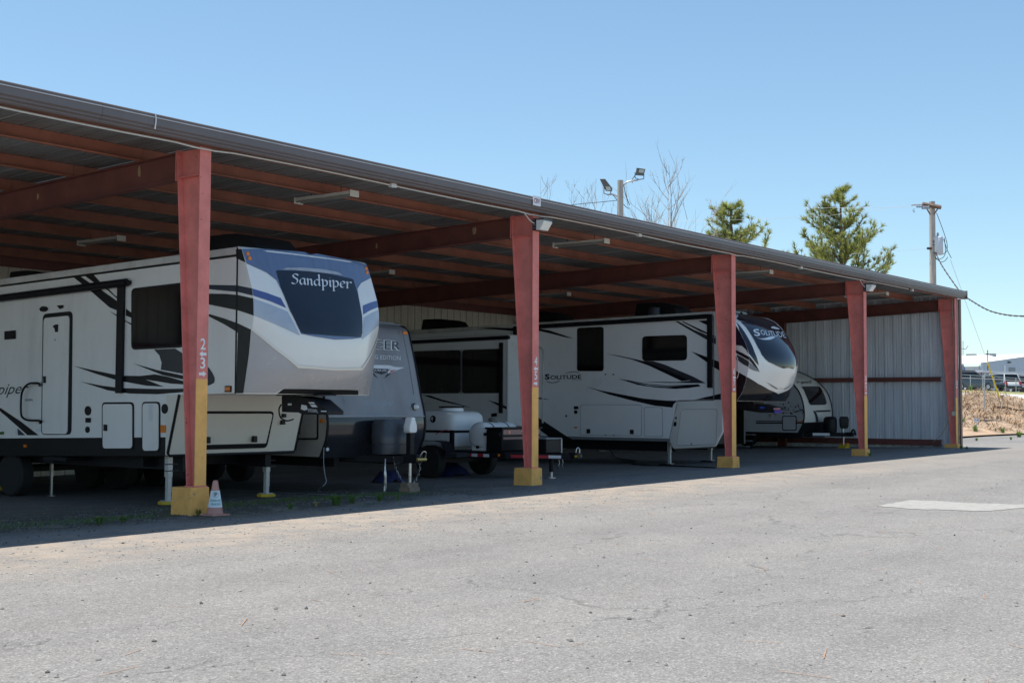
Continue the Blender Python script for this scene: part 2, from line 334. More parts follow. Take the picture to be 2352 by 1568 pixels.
# ================================================================== the setting: ground
def asphalt_mat():
    m = bpy.data.materials.new('asphalt'); m.use_nodes = True; nt = m.node_tree; N = nt.nodes; L = nt.links; b = N['Principled BSDF']
    b.inputs['Roughness'].default_value = 0.9; b.inputs['Specular IOR Level'].default_value = 0.25
    pos = N.new('ShaderNodeNewGeometry').outputs['Position']
    def noise(sc, det=4, ro=0.6, vec=None, dist=0.0):
        n = N.new('ShaderNodeTexNoise'); n.inputs['Scale'].default_value = sc; n.inputs['Detail'].default_value = det; n.inputs['Roughness'].default_value = ro; n.inputs['Distortion'].default_value = dist
        L.new(vec or pos, n.inputs['Vector']); return n.outputs['Fac']
    def ramp(f, stops):
        r = N.new('ShaderNodeValToRGB'); L.new(f, r.inputs[0]); e = r.color_ramp.elements
        while len(e) > 1: e.remove(e[-1])
        e[0].position = stops[0][0]; e[0].color = (*stops[0][1], 1)
        for p, c in stops[1:]: x = e.new(p); x.color = (*c, 1)
        return r.outputs[0]
    def rng(f, a, c, lo=0.0, hi=1.0):
        r = N.new('ShaderNodeMapRange'); r.inputs['From Min'].default_value = a; r.inputs['From Max'].default_value = c; r.inputs['To Min'].default_value = lo; r.inputs['To Max'].default_value = hi
        L.new(f, r.inputs[0]); return r.outputs[0]
    def math_(op, x, y):
        r = N.new('ShaderNodeMath'); r.operation = op
        for i, q in enumerate((x, y)):
            if isinstance(q, (int, float)): r.inputs[i].default_value = q
            else: L.new(q, r.inputs[i])
        return r.outputs[0]
    def mix(f, x, y, mode='MIX'):
        r = N.new('ShaderNodeMix'); r.data_type = 'RGBA'; r.blend_type = mode
        if isinstance(f, (int, float)): r.inputs[0].default_value = f
        else: L.new(f, r.inputs[0])
        for i, q in ((6, x), (7, y)):
            if isinstance(q, tuple): r.inputs[i].default_value = (*q, 1)
            else: L.new(q, r.inputs[i])
        return r.outputs[2]
    vor = N.new('ShaderNodeTexVoronoi'); vor.inputs['Scale'].default_value = 85; L.new(pos, vor.inputs['Vector'])
    sep = N.new('ShaderNodeSeparateColor'); L.new(vor.outputs['Color'], sep.inputs[0])
    agg = ramp(sep.outputs[0], [(0.0, (0.125, 0.122, 0.12)), (0.25, (0.185, 0.18, 0.175)), (0.6, (0.225, 0.218, 0.21)), (0.86, (0.26, 0.25, 0.24)), (0.97, (0.36, 0.35, 0.33))])
    vor2 = N.new('ShaderNodeTexVoronoi'); vor2.inputs['Scale'].default_value = 34; L.new(pos, vor2.inputs['Vector'])
    sp2 = N.new('ShaderNodeSeparateColor'); L.new(vor2.outputs['Color'], sp2.inputs[0])
    speck = math_('MULTIPLY', rng(sp2.outputs[1], 0.93, 0.96), rng(vor2.outputs['Distance'], 0.34, 0.22))
    col = mix(rng(noise(26, 5, 0.7), 0.35, 0.65, 0.0, 0.55), agg, (0.198, 0.194, 0.19))
    col = mix(math_('MULTIPLY', speck, 0.55), col, (0.055, 0.055, 0.055))
    big = ramp(noise(0.28, 6, 0.6), [(0.3, (0.90, 0.90, 0.91)), (0.5, (1, 1, 1)), (0.72, (1.07, 1.065, 1.055))])
    col = mix(1.0, col, big, 'MULTIPLY')
    mid = ramp(noise(1.4, 8, 0.72), [(0.32, (0.90, 0.90, 0.895)), (0.55, (1.0, 1.0, 1.0)), (0.75, (1.04, 1.04, 1.03))])
    col = mix(1.0, col, mid, 'MULTIPLY')
    grit = ramp(noise(22, 3, 0.9), [(0.28, (0.80, 0.80, 0.80)), (0.5, (1, 1, 1)), (0.72, (1.17, 1.17, 1.17))]); col = mix(1.0, col, grit, 'MULTIPLY')
    # cracks: thin dark wandering lines here and there
    warp = N.new('ShaderNodeMapping'); warp.inputs['Scale'].default_value = (0.22, 0.55, 1); warp.inputs['Rotation'].default_value = (0, 0, 0.5)
    dn = N.new('ShaderNodeTexNoise'); dn.inputs['Scale'].default_value = 1.7; dn.inputs['Detail'].default_value = 7; L.new(pos, dn.inputs['Vector'])
    add = N.new('ShaderNodeMix'); add.data_type = 'VECTOR'; add.inputs[0].default_value = 0.42; L.new(pos, add.inputs[4]); L.new(dn.outputs['Color'], add.inputs[5]); L.new(add.outputs[1], warp.inputs[0])
    vc = N.new('ShaderNodeTexVoronoi'); vc.feature = 'DISTANCE_TO_EDGE'; vc.inputs['Scale'].default_value = 1.0; L.new(warp.outputs[0], vc.inputs['Vector'])
    crack = math_('MULTIPLY', rng(vc.outputs['Distance'], 0.007, 0.0015), rng(noise(0.35, 3), 0.40, 0.52))
    crack = math_('MULTIPLY', crack, rng(noise(9, 4), 0.40, 0.55))
    col = mix(math_('MULTIPLY', crack, 0.42), col, (0.05, 0.048, 0.045))
    vf = N.new('ShaderNodeTexVoronoi'); vf.feature = 'DISTANCE_TO_EDGE'; vf.inputs['Scale'].default_value = 2.6; L.new(warp.outputs[0], vf.inputs['Vector'])
    fine = math_('MULTIPLY', rng(vf.outputs['Distance'], 0.010, 0.002), rng(noise(0.6, 4), 0.52, 0.62)); fine = math_('MULTIPLY', fine, rng(noise(14, 4), 0.42, 0.56))
    col = mix(math_('MULTIPLY', fine, 0.42), col, (0.075, 0.072, 0.068))
    trk = N.new('ShaderNodeMapping'); trk.inputs['Scale'].default_value = (0.06, 0.9, 1); trk.inputs['Rotation'].default_value = (0, 0, 0.12); L.new(pos, trk.inputs[0])
    col = mix(1.0, col, ramp(noise(1.0, 5, 0.6, trk.outputs[0]), [(0.34, (0.93, 0.93, 0.935)), (0.5, (1, 1, 1)), (0.66, (1.04, 1.04, 1.03))]), 'MULTIPLY')
    # tan dust drifted along the drip line in front of the shed, and crumbled gravelly soil under its near end
    xyz = N.new('ShaderNodeSeparateXYZ'); L.new(pos, xyz.inputs[0]); X, Y = xyz.outputs[0], xyz.outputs[1]
    wob = math_('MULTIPLY', math_('SUBTRACT', noise(0.55, 5), 0.5), 2.4)
    yy = math_('ADD', Y, wob)
    band = math_('MULTIPLY', rng(yy, -4.0, -2.3), rng(yy, -0.2, -1.2))
    band = math_('MULTIPLY', band, rng(X, 24, 8, 0.25, 1.0))
    dust = math_('MULTIPLY', band, rng(noise(2.2, 8, 0.7), 0.36, 0.6))
    col = mix(math_('MULTIPLY', dust, 0.6), col, (0.37, 0.30, 0.235))
    inx = math_('MULTIPLY', rng(X, 9.0, 4.5), rng(yy, -0.9, -0.2))
    inx = math_('MULTIPLY', inx, rng(math_('SUBTRACT', Y, wob), 4.0, 1.5))
    soil = ramp(noise(38, 6, 0.75), [(0.36, (0.035, 0.034, 0.03)), (0.5, (0.10, 0.095, 0.08)), (0.6, (0.17, 0.16, 0.125)), (0.72, (0.30, 0.285, 0.22))])
    soil = mix(math_('MULTIPLY', rng(noise(1.1, 5), 0.55, 0.66), 0.5), soil, (0.32, 0.31, 0.20))
    col = mix(math_('MULTIPLY', inx, rng(noise(1.6, 7, 0.7), 0.36, 0.5)), col, soil)
    inner_dark = math_('MULTIPLY', rng(Y, 0.6, 2.4), rng(noise(0.8, 6), 0.3, 0.62))  # blotchy darker floor, setting in further inside the shed
    col = mix(math_('MULTIPLY', inner_dark, 0.35), col, (0.10, 0.098, 0.097))
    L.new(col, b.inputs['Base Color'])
    h = math_('ADD', math_('MULTIPLY', vor.outputs['Distance'], 0.6), math_('MULTIPLY', noise(60, 5, 0.7), 0.9))
    h = math_('SUBTRACT', h, math_('MULTIPLY', crack, 1.4))
    bp = N.new('ShaderNodeBump'); bp.inputs['Strength'].default_value = 0.55; bp.inputs['Distance'].default_value = 0.012; L.new(h, bp.inputs['Height']); L.new(bp.outputs[0], b.inputs['Normal'])
    MATS['asphalt'] = m; return m
asphalt_mat()
xs = [-900, -300, -120, -40]+[-30+3*i for i in range(26)]+[60, 120, 300, 900]
ys = [-900, -300, -100, -40]+[-30+3*i for i in range(10)]+[0, 1.5, 3, 6, 9, 12, 20, 40, 120, 300, 900]
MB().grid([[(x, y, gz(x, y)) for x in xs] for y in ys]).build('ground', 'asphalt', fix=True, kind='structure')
# pale concrete repair patch in the drive
M('concrete', (0.285, 0.28, 0.265), 0.85, var=0.16, scale=9, dirt=((0.23, 0.225, 0.215), 0.9, 2.2), bump=0.3, bscale=90)
pp = [(2017,1162),(2045,1157),(2088,1149),(2140,1150),(2205,1154),(2290,1157),(2420,1161),(2440,1168),(2352,1167),(2310,1170),(2250,1174),(2180,1171),(2100,1169),(2050,1165)]
pts = []
for x, y in cr(pp, 5):
    g = UG('D', x+random.uniform(-4, 4), y+random.uniform(-.7, .7)); pts.append((g.x, g.y, gz(g.x, g.y)+0.005))
MB().poly(pts).build('concrete_patch', 'concrete', fix=False, kind='structure')
# faded parking lines under the roof
M('faded_paint', (0.34, 0.34, 0.33), 0.8, var=0.25, scale=12, dirt=((0.12, 0.12, 0.12), 0.9, 3.5))
for x in (3.81, 11.43, 19.05, 26.67):
    MB().poly([(x-.05, .35, gz(x, .35)+.005), (x+.05, .35, gz(x, .35)+.005), (x+.05, 10, gz(x, 10)+.005), (x-.05, 10, gz(x, 10)+.005)]).build('parking_line', 'faded_paint', fix=False, kind='structure')

# ================================================================== the open-fronted steel shed
shed = thing('storage_shed', 'long open-fronted steel shed with red frames, yellow column feet and brown eave', 'shed', (7.6, 6, 0.1))
FX = [-7.62, 0, 7.62, 15.24, 22.86, 30.2]
ZB = 0.40                        # tops of the concrete feet are level
def ztop(y): return 5.03-0.028*y # top of the rafters
# --- columns: tapered I section
fl = MB(); zt = 5.05
def ibox(mb, ya, yb, x0, x1, z0, z1):      # a plate between z0 (at ya) and z1 (at yb), 12 mm thick in y
    mb.add([(x0,ya,z0),(x1,ya,z0),(x1,ya+.014,z0),(x0,ya+.014,z0),(x0,yb,z1),(x1,yb,z1),(x1,yb+.014,z1),(x0,yb+.014,z1)],
           [(0,3,2,1),(4,5,6,7),(0,1,5,4),(1,2,6,5),(2,3,7,6),(3,0,4,7)])
ZY = 1.866
ibox(fl, 0, 0, -.095, .095, ZY, zt)
ibox(fl, .165+(.50-.165)*0, .50, -.095, .095, ZB+.02, zt)
fl.prism([(-.006, .0145, ZB+.02), (-.006, .164, ZB+.02), (-.006, .499, zt-.005), (-.006, .0145, zt-.005)], (.012, 0, 0))
fl.box(-.094, .094, .0145, .165+(.5-.165)*((4.66-.42)/(zt-.42))-.004, 4.655, 4.667)       # stiffener
fl.box(-.10, .10, .516, .528, 4.62, 5.02)                                            # end plate to rafter
fl.box(-.11, .11, -.01, .19, ZB+.0, ZB+.018)
for zz in (4.70, 4.98):
    for xx in (-.06, .06): fl.lathe([(.016, 0), (.016, .02), (.001, .021)], (xx, .500, zz), (0, -1, 0), 6)
colmesh = fl.mesh('column', 'red_steel')
yf = MB(); ibox(yf, 0, 0, -.096, .096, ZB+.019, ZY); ylow = yf.mesh('painted_flange', 'yellow_paint')
def digits(parent, x, s1, s2):
    def T(s, z0, h):
        w = h*0.56*len(s); y = -.004
        lettering('number', s, 'num_white', parent, [(x+.005-w/2, y, z0), (x+.005+w/2, y, z0), (x+.005+w/2, y, z0+h), (x+.005-w/2, y, z0+h)], bold=0.015)
    def arrow(z, d):
        w = .062; P = [(-w, 0), (-w*.1, .045), (-w*.1, .02), (w, .02), (w, -.02), (-w*.1, -.02), (-w*.1, -.045)]
        MB().poly([(x+.005+d*a, -.004, z+b) for a, b in (P if d > 0 else P[::-1])]).build('arrow', 'num_white', parent, fix=False)
    T(s1, 2.265, .155); arrow(2.205, 1)
    if s2: T(s2, 2.005, .155); arrow(1.935, -1)
for i, x in enumerate(FX):
    c = obj('column', colmesh, shed, (x, 0, 0)); obj('painted_flange', ylow, c, (x, 0, 0))
    g = gz(x, 0); bb = MB()
    dx = random.uniform(-.02, .02)
    bb.add([(x-.20+dx, -.065, g-.15), (x+.14+dx, -.06, g-.15), (x+.14+dx, .36, g-.15), (x-.20+dx, .36, g-.15), (x-.19+dx, -.055, ZB), (x+.13+dx, -.05, ZB), (x+.13+dx, .345, ZB), (x-.19+dx, .345, ZB)],
           [(0,3,2,1),(4,5,6,7),(0,1,5,4),(1,2,6,5),(2,3,7,6),(3,0,4,7)])
    bb.build('concrete_base', 'yellow_concrete', c, bevel=.012)
    if 1 <= i: digits(c, x, ['2', '4', '6', '8', '10'][i-1], ['3', '5', '7', '9', None][i-1])
# --- rafters, back columns
rf = MB()
def rz(y, k): return ztop(y)-(0.0 if k else 0.36+0.006*y)
for k in (0, 1):
    d = .014 if not k else -.014
    rf.prism([(-.09, .53, rz(.53, k)), (-.09, 12.0, rz(12.0, k)), (-.09, 12.0, rz(12.0, k)+d), (-.09, .53, rz(.53, k)+d)], (.18, 0, 0))
rf.prism([(-.005, .53, rz(.53, 0)+.014), (-.005, 12.0, rz(12, 0)+.014), (-.005, 12.0, rz(12, 1)-.014), (-.005, .53, rz(.53, 1)-.014)], (.01, 0, 0))
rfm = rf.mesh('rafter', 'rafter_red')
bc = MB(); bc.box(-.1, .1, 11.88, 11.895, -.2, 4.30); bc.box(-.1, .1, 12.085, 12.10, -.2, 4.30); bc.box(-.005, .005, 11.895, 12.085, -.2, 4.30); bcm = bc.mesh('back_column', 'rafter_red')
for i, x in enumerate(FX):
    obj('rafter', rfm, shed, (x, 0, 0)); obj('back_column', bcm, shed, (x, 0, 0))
    if i in (1, 2):
        for (py, pz, s) in ((1.45, 4.86, .06), (4.0, 4.74, .035)):     # blobs of foam on the web
            MB().prism([(x-.008, py+s*random.uniform(.5, 1.1)*cos(k*pi/5)*.7, pz+s*random.uniform(.5, 1.3)*sin(k*pi/5)*1.3) for k in range(10)], (-.02, 0, 0)).build('foam_blob', 'straw', shed)
# --- purlins: Z sections, one length per bay
PY = [1.4+1.7*k for k in range(7)]
for i in range(len(FX)-1):
    x0, x1 = FX[i]+.002, FX[i+1]-.002; ln = x1-x0
    for y in PY:
        z0 = ztop(y); b = MB()
        prof = [(0, 0), (.065, 0), (.065, .018), (.0, .018)]
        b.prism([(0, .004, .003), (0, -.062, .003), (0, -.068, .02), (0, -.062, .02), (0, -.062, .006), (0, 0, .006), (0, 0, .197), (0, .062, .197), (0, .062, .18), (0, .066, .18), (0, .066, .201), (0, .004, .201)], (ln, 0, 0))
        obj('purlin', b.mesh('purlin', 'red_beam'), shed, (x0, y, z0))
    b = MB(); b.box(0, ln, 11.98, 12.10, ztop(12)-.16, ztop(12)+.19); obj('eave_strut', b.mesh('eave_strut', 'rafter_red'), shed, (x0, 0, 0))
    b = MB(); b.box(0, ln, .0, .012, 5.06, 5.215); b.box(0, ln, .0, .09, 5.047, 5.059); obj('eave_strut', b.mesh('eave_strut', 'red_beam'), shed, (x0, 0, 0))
# flange braces from purlin to rafter foot
for x in FX[1:5]:
    for y in (6.5, 8.2):
        MB().tube([(x+.02, y-.0, ztop(y)-.33), (x+.45, y-.01, ztop(y)+.06)], .016, 4).build('flange_brace', 'rafter_red', shed)
# --- roof panels with ribs
W = 0.9144
def ribbed(length_pt, rib, n=3):      # profile across one panel: list of (u, h)
    p = [(0.0, 0.0)]
    for k in range(n):
        u = k*W/n; p += [(u+.018, 0), (u+.028, rib), (u+.060, rib), (u+.072, 0)]
        p += [(u+.135, 0), (u+.145, rib*.18), (u+.165, rib*.18), (u+.175, 0), (u+.220, 0), (u+.230, rib*.18), (u+.250, rib*.18), (u+.260, 0)]
    p.append((W-.001, 0)); return p
pr = ribbed(0, .032); b = MB(); YS = (-.16, 4, 8, 12.32)
b.grid([[(u, y, 5.232-.028*y+h) for u, h in pr] for y in YS]); b.poly([(0.004, YS[0], 5.232+.012+.006), (0.004, YS[-1], 5.232-.028*YS[-1]+.006), (0.010, YS[-1], 5.232-.028*YS[-1]+.003), (0.010, YS[0], 5.245)])
rpm = b.mesh('roof_panel', 'roof_galv', smooth=None, fix=False)
x = 30.62-42*W
while x < 30.62-W*0.5: obj('roof_panel', rpm, shed, (x, 0, random.uniform(0, .002))); x += W
XEND = x
# --- fascia and gutter in lengths, joints lapped
prof = [(-.10, 5.300), (-.205, 5.300), (-.212, 5.288), (-.205, 5.276), (-.205, 5.150), (-.175, 5.128), (-.175, 5.108), (-.140, 5.088), (-.140, 5.070), (-.02, 5.070), (-.02, 5.22), (-.10, 5.24)]
cuts = [-7.86, -1.8, 4.35, 10.5, 16.6, 22.7, XEND+.06]
for i in range(len(cuts)-1):
    f_ = MB().prism([(cuts[i]+.002, y, z) for y, z in prof], (cuts[i+1]-cuts[i]-.004, 0, 0)).build('fascia_section', 'brown_trim', shed)
    MB().box(cuts[i], cuts[i+1]-.002, -.216, -.2065, 5.246, 5.258).build('glint_strip', 'glint_grey', f_)  # pale strip painted on for the sun's glint along the eave
    MB().box(cuts[i]+.002, cuts[i+1]-.004, -.135, -.025, 5.056, 5.068).build('soffit_strip', 'brown_trim_low', f_)
cap = MB().box(XEND+.061, XEND+.075, -.22, -.01, 5.05, 5.32).build('fascia_end', 'brown_trim', shed)
# caulk run at one joint
q = U('o', 1172, 320, 'y', -.219); q2 = U('o', 1168, 432, 'y', -.215)
MB().tube(cr([q, q.lerp(q2, .3)+Vector((.012, 0, 0)), q.lerp(q2, .6)+Vector((.008, 0, 0)), q2], 4, False), .009, 6).build('caulk_run', 'num_white', shed)
# --- conduit under the eave with boxes
cpts = []
for i in range(120):
    xx = -7.8+i*.345
    if xx > 26.2: break
    cpts.append((xx, -.035+.004*sin(xx*2.1), 5.03+.012*sin(xx*.83)-(0.02 if any(abs(xx-c) < .25 for c in FX) else 0)))
cpts = [(a, b_-(0.0), c) for a, b_, c in cpts]
MB().tube(cpts, .013, 6).build('conduit', 'conduit', shed)
for i, x in enumerate((3.72, 11.1, 18.7, 26.3)): MB().box(x-.06, x+.06, -.075, -.005, 4.995, 5.06).build('junction_box', 'conduit', shed, bevel=.006)
# --- end wall: ribbed panels on girts
k = 0; y = 0.02
while y < 12.1:
    b = MB(); pr = ribbed(0, .052); w = min(W, 12.15-y)
    P = [(u, h) for u, h in pr if u <= w]
    b.grid([[(30.455+h, y+u, .05) for u, h in P], [(30.455+h, y+u, 2.6) for u, h in P], [(30.455+h, y+u, 5.228-.028*(y+u)) for u, h in P]])
    b.build('wall_panel', 'galv', shed, fix=False); y += W
for z0, z1 in ((.33, .52), (2.40, 2.545)):
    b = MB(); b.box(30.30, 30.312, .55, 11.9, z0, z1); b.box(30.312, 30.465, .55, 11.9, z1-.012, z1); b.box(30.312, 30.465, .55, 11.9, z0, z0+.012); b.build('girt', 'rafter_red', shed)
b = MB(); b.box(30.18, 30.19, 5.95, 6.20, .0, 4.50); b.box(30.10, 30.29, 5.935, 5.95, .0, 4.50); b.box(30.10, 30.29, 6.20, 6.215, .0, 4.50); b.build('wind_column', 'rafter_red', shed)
MB().box(30.44, 30.60, -.04, .012, gz(30.5), 5.045).build('corner_trim', 'brown_trim_low', shed)
# --- back wall: tan ribbed panels
b = MB(); pr = ribbed(0, .032); b.grid([[(u, 12.13+h, -.3) for u, h in pr], [(u, 12.13+h, 4.86) for u, h in pr]]); bwm = b.mesh('back_wall_panel', 'tan_panel', fix=False)
x = FX[0]-.2
while x < 30.4: obj('back_wall_panel', bwm, shed, (x, 0, 0)); x += W
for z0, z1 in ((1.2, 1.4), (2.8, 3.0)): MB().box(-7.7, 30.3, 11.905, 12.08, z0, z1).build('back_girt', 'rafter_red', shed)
# side conduit and outlet on the end column
cx = U('j', 955, 210, 'x', 30.18)
MB().tube([U('j', 957, 205, 'x', 30.17), U('j', 958, 370, 'x', 30.17), U('j', 968, 430, 'x', 30.17), U('j', 976, 1190, 'x', 30.17)], .014, 6).build('conduit', 'conduit', shed)
q = U('j', 970, 1205, 'x', 30.15); MB().box(q.x-.03, q.x+.02, q.y-.06, q.y+.06, q.z-.07, q.z+.07).build('outlet_box', 'fixture_white', shed, bevel=.008)
MB().tube(cr([U('j', 955, 1215, 'x', 30.10), U('j', 930, 1250, 'x', 29.98), U('j', 880, 1360, 'x', 29.9), U('j', 790, 1450, 'x', 29.9)], 5, False), .008, 5).build('plug_lead', 'straw', shed)

# ================================================================== lights on the shed
def strip_light(x, y, z, label):
    t = thing('strip_light', label, 'light', (x, y, z-.1), 'tube lights under the shed roof')
    MB().prism([(x-.075, y, z), (x+.075, y, z), (x+.05, y, z-.055), (x-.05, y, z-.055)], (0, 1.3, 0)).build('reflector', 'fixture_white', t)
    for yy in (y-.012, y+1.3): MB().add([(x-.10, yy, z+.01), (x+.10, yy, z+.01), (x+.10, yy, z-.095), (x-.10, yy, z-.095), (x-.10, yy+.012, z+.01), (x+.10, yy+.012, z+.01), (x+.10, yy+.012, z-.095), (x-.10, yy+.012, z-.095)], [(0,3,2,1),(4,5,6,7),(0,1,5,4),(1,2,6,5),(2,3,7,6),(3,0,4,7)]).build('end_cap', 'fixture_white', t)
    for xx in (x-.055, x+.055): MB().tube([(xx, y+.0, z-.065), (xx, y+1.3, z-.065)], .016, 8).build('tube', 'fixture_grey', t)
    for yy in (y+.3, y+1.0): MB().tube([(x, yy, z), (x, yy, z+.12)], .006, 4).build('hanger', 'black', t)
nm = ['second from the left', 'third from the left', 'fourth from the left', 'nearest the end wall']
FL = ['tube light under the roof edge above the blue-capped camper', 'tube light under the roof edge above the long Solitude camper side', 'tube light under the roof edge above the black-nosed camper front', 'tube light under the roof edge nearest the metal end wall']
for x, lab in zip((3.62, 11.05, 18.6, 26.3), FL): strip_light(x, .72, 5.0, lab)
for x, lab in zip((3.81, 11.5, 18.9), ['tube light deep under the roof above the camper entry door', 'tube light deep under the roof right of the blue camper nose', 'tube light deep under the roof just right of the second column']): strip_light(x, 7.2, 4.78, lab)
def wall_pack(x, label, z=4.73):
    t = thing('wall_pack_light', label, 'light', (x, -.05, z), 'flood lights on the columns')
    MB().box(x-.12, x+.10, -.07, -.005, z, z+.22).build('back_plate', 'black_metal', t, bevel=.008)
    for k in range(4): MB().box(x-.126, x-.121, -.06, -.02, z+.03+.05*k, z+.05+.05*k).build('fin', 'decal_grey', t)
    MB().prism([(x-.10, -.071, z+.19), (x-.10, -.24, z+.18), (x-.10, -.26, z+.15), (x-.10, -.16, z+.005), (x-.10, -.071, z+.005)], (.26, 0, 0)).build('lens', 'lens', t, bevel=.012)
    MB().prism([(x-.105, -.071, z+.212), (x-.105, -.262, z+.20), (x-.105, -.262, z+.185), (x-.105, -.071, z+.195)], (.27, 0, 0)).build('hood', 'lamp_bronze', t)
    MB().tube(cr([(x-.11, -.05, z+.12), (x-.25, -.04, z+.17), (x-.42, -.03, z+.30)], 4, False), .010, 5).build('cable', 'conduit', t)
wall_pack(7.62, 'near flood light, on column 4 5 below the CRV sign'); wall_pack(22.86, 'far flood light, on column 8 9 close to the end wall')
sg = thing('letter_sign', 'small white square sign reading CRV on the brown eave', 'sign', (7.34, -.22, 5.14))
MB().box(7.225, 7.455, -.228, -.218, 5.14, 5.315).build('plate', 'sign_white', sg)
lettering('lettering', 'CRV', 'sign_red', sg, [(7.255, -.230, 5.185), (7.425, -.230, 5.185), (7.425, -.230, 5.272), (7.255, -.230, 5.272)], bold=.02)
# ================================================================== camper helpers
def lerp_table(T, z, k):
    if z <= T[0][0]: return T[0][k]
    for a, b in zip(T, T[1:]):
        if z <= b[0]:
            t = (z-a[0])/(b[0]-a[0]); return a[k]*(1-t)+b[k]*t
    return T[-1][k]
def smooth_table(T, n=8): return [tuple(p) for p in cr([Vector(t) for t in T], n, False)]
class Cap:      # a bowed front cap: y = yc(z) at the sides, ym(z) on the centre line
    def __init__(s, x0, x1, T, e=2.6): s.x0, s.x1, s.T, s.e = x0, x1, smooth_table(T), e; s.xc = (x0+x1)/2; s.hw = (x1-x0)/2
    def y(s, x, z):
        t = min(1, abs(x-s.xc)/s.hw); yc = lerp_table(s.T, z, 1); ym = lerp_table(s.T, z, 2); return yc+(ym-yc)*(1-t**s.e)
    def hit(s, fr, px, py):
        d = ray(fr, px, py); t0 = (-1.6-CAM.y)/d.y; t1 = (6.5-CAM.y)/d.y; f0 = None; ta = t0
        for i in range(400):
            t = t0+(t1-t0)*i/399; p = CAM+d*t; x = min(max(p.x, s.x0), s.x1); f = p.y-s.y(x, p.z)
            if f >= 0 and p.x <= s.x1:
                if i == 0: break
                a, b = ta, t
                for _ in range(30):
                    m_ = (a+b)/2; q = CAM+d*m_; x = min(max(q.x, s.x0), s.x1)
                    if q.y-s.y(x, q.z) >= 0: b = m_
                    else: a = m_
                p = CAM+d*b
                if p.x < s.x0:
                    q = CAM+d*((s.x0-CAM.x)/d.x); return Vector((s.x0, q.z))
                return Vector((p.x, p.z))
            ta = t
        return Vector((s.x1, (CAM+d*ta).z))
    def pt(s, x, z, off):
        h = .004; xx = min(max(x, s.x0+h), s.x1-h)
        dx = (s.y(xx+h, z)-s.y(xx-h, z))/(2*h); dz = (s.y(xx, z+h)-s.y(xx, z-h))/(2*h); n = Vector((dx, -1, dz)).normalized()
        return Vector((x, s.y(x, z), z))+n*off
    def decal(s, name, mat, parent, P, off=.004, mirror=False, half=False, step=.06):      # P: (x, z) outline
        P = [Vector(p) for p in P]
        if half:      # left half traced up to the centre line, completed by reflection
            k = [i for i, p in enumerate(P) if abs(p[0]-s.xc) < 1e-6]; k = k[1] if k[1] == k[0]+1 else k[0]
            P = P[k:]+P[:k]; P = P+[Vector((2*s.xc-p[0], p[1])) for p in reversed(P[1:-1])]
        B = []
        for a, b in zip(P, P[1:]+P[:1]):
            n = max(1, int((b-a).length/step)); B += [a.lerp(b, i/n) for i in range(n)]
        xs_ = [p[0] for p in B]; zs_ = [p[1] for p in B]; I = []
        def inside(x, z):
            c = False; j = len(B)-1
            for i in range(len(B)):
                if (B[i][1] > z) != (B[j][1] > z) and x < (B[j][0]-B[i][0])*(z-B[i][1])/(B[j][1]-B[i][1])+B[i][0]: c = not c
                j = i
            return c
        x = min(xs_)+step/2
        while x < max(xs_):
            z = min(zs_)+step/2
            while z < max(zs_):
                if inside(x, z) and min((Vector((x, z))-b).length for b in B) > step*.4: I.append(Vector((x, z)))
                z += step
            x += step
        r = delaunay_2d_cdt(B+I, [], [list(range(len(B)))], 1, 1e-5)
        m = MB().add([s.pt(v[0], v[1], off) for v in r[0]], r[2])
        if mirror: MB().add([s.pt(2*s.xc-v[0], v[1], off) for v in r[0]], r[2]).build(name, mat, parent, smooth=30, fix=False)
        o = m.build(name, mat, parent, smooth=30, fix=False); return o
    def px(s, fr, pts, sm=0):
        P = [Vector((float(a), float(b))) for a, b in pts]
        if sm: P = cr(P, sm)
        return [s.hit(fr, p[0], p[1]) for p in P]
    def mesh(s, yback, z0, z1, nz=70, nx=56):
        m = MB(); rows = []
        for i in range(nz+1):
            z = z0+(z1-z0)*i/nz; yk = yback if yback is not None else s.y(s.x0, z)+.02; row = [(s.x0, yk, z)]
            for k in range(nx+1):
                a = -1+2*k/nx; x = s.xc+s.hw*(abs(a)**.8)*(1 if a > 0 else -1); row.append((x, s.y(x, z), z))
            row.append((s.x1, yk, z)); rows.append(row)
        m.grid(rows); n = len(rows[0]); m.f.append(tuple(range(n))); b = (len(rows)-1)*n; m.f.append(tuple(b+n-1-i for i in range(n))); return m
def framed(parent, name, fr, quad, X, trim, panel, rad=.05, w=.035, latch=None, t=.014):      # a door with a raised rubber trim on a side wall x = X
    q = pxq(fr, quad, 'x', X); 
    tr = slab(name, trim, parent, rrect(q, rad), (-t, 0, 0))
    p = slab('panel', panel, tr, rrect(shrink(q, w), max(.01, rad-w*.5)), (-.006, 0, 0), lift=t)
    if latch:
        c = U(fr, latch[0], latch[1], 'x', X); MB().box(c.x-t-.035, c.x-t-.006, c.y-.035, c.y+.035, c.z-.05, c.z+.05).build('latch', 'black', tr, bevel=.008)
    return tr
def plate(parent, name, mat, fr, quad, X, rad=.03, t=.012, trim=None, w=.02):
    q = pxq(fr, quad, 'x', X)
    if trim: slab('window_frame', trim, parent, rrect(q, rad), (-t*.8, 0, 0)); q = shrink(q, w)
    return slab(name, mat, parent, rrect(q, rad), (-t, 0, 0))
def swoosh(parent, mat, fr, pts, X, sm=5, name='stripe', off=.004): return mark(name, mat, parent, fr, pts, 'x', X-off, smooth=sm)
def disc(parent, name, mat, fr, c, rx, X, t=.012, ry=None):
    p = U(fr, c[0], c[1], 'x', X); e = U(fr, c[0]+rx, c[1], 'x', X); g = U(fr, c[0], c[1]+(ry or rx), 'x', X); a = abs(e.y-p.y); b = abs(g.z-p.z)
    return slab(name, mat, parent, [(X, p.y+a*cos(u*pi/8), p.z+b*sin(u*pi/8)) for u in range(16)], (-t, 0, 0))
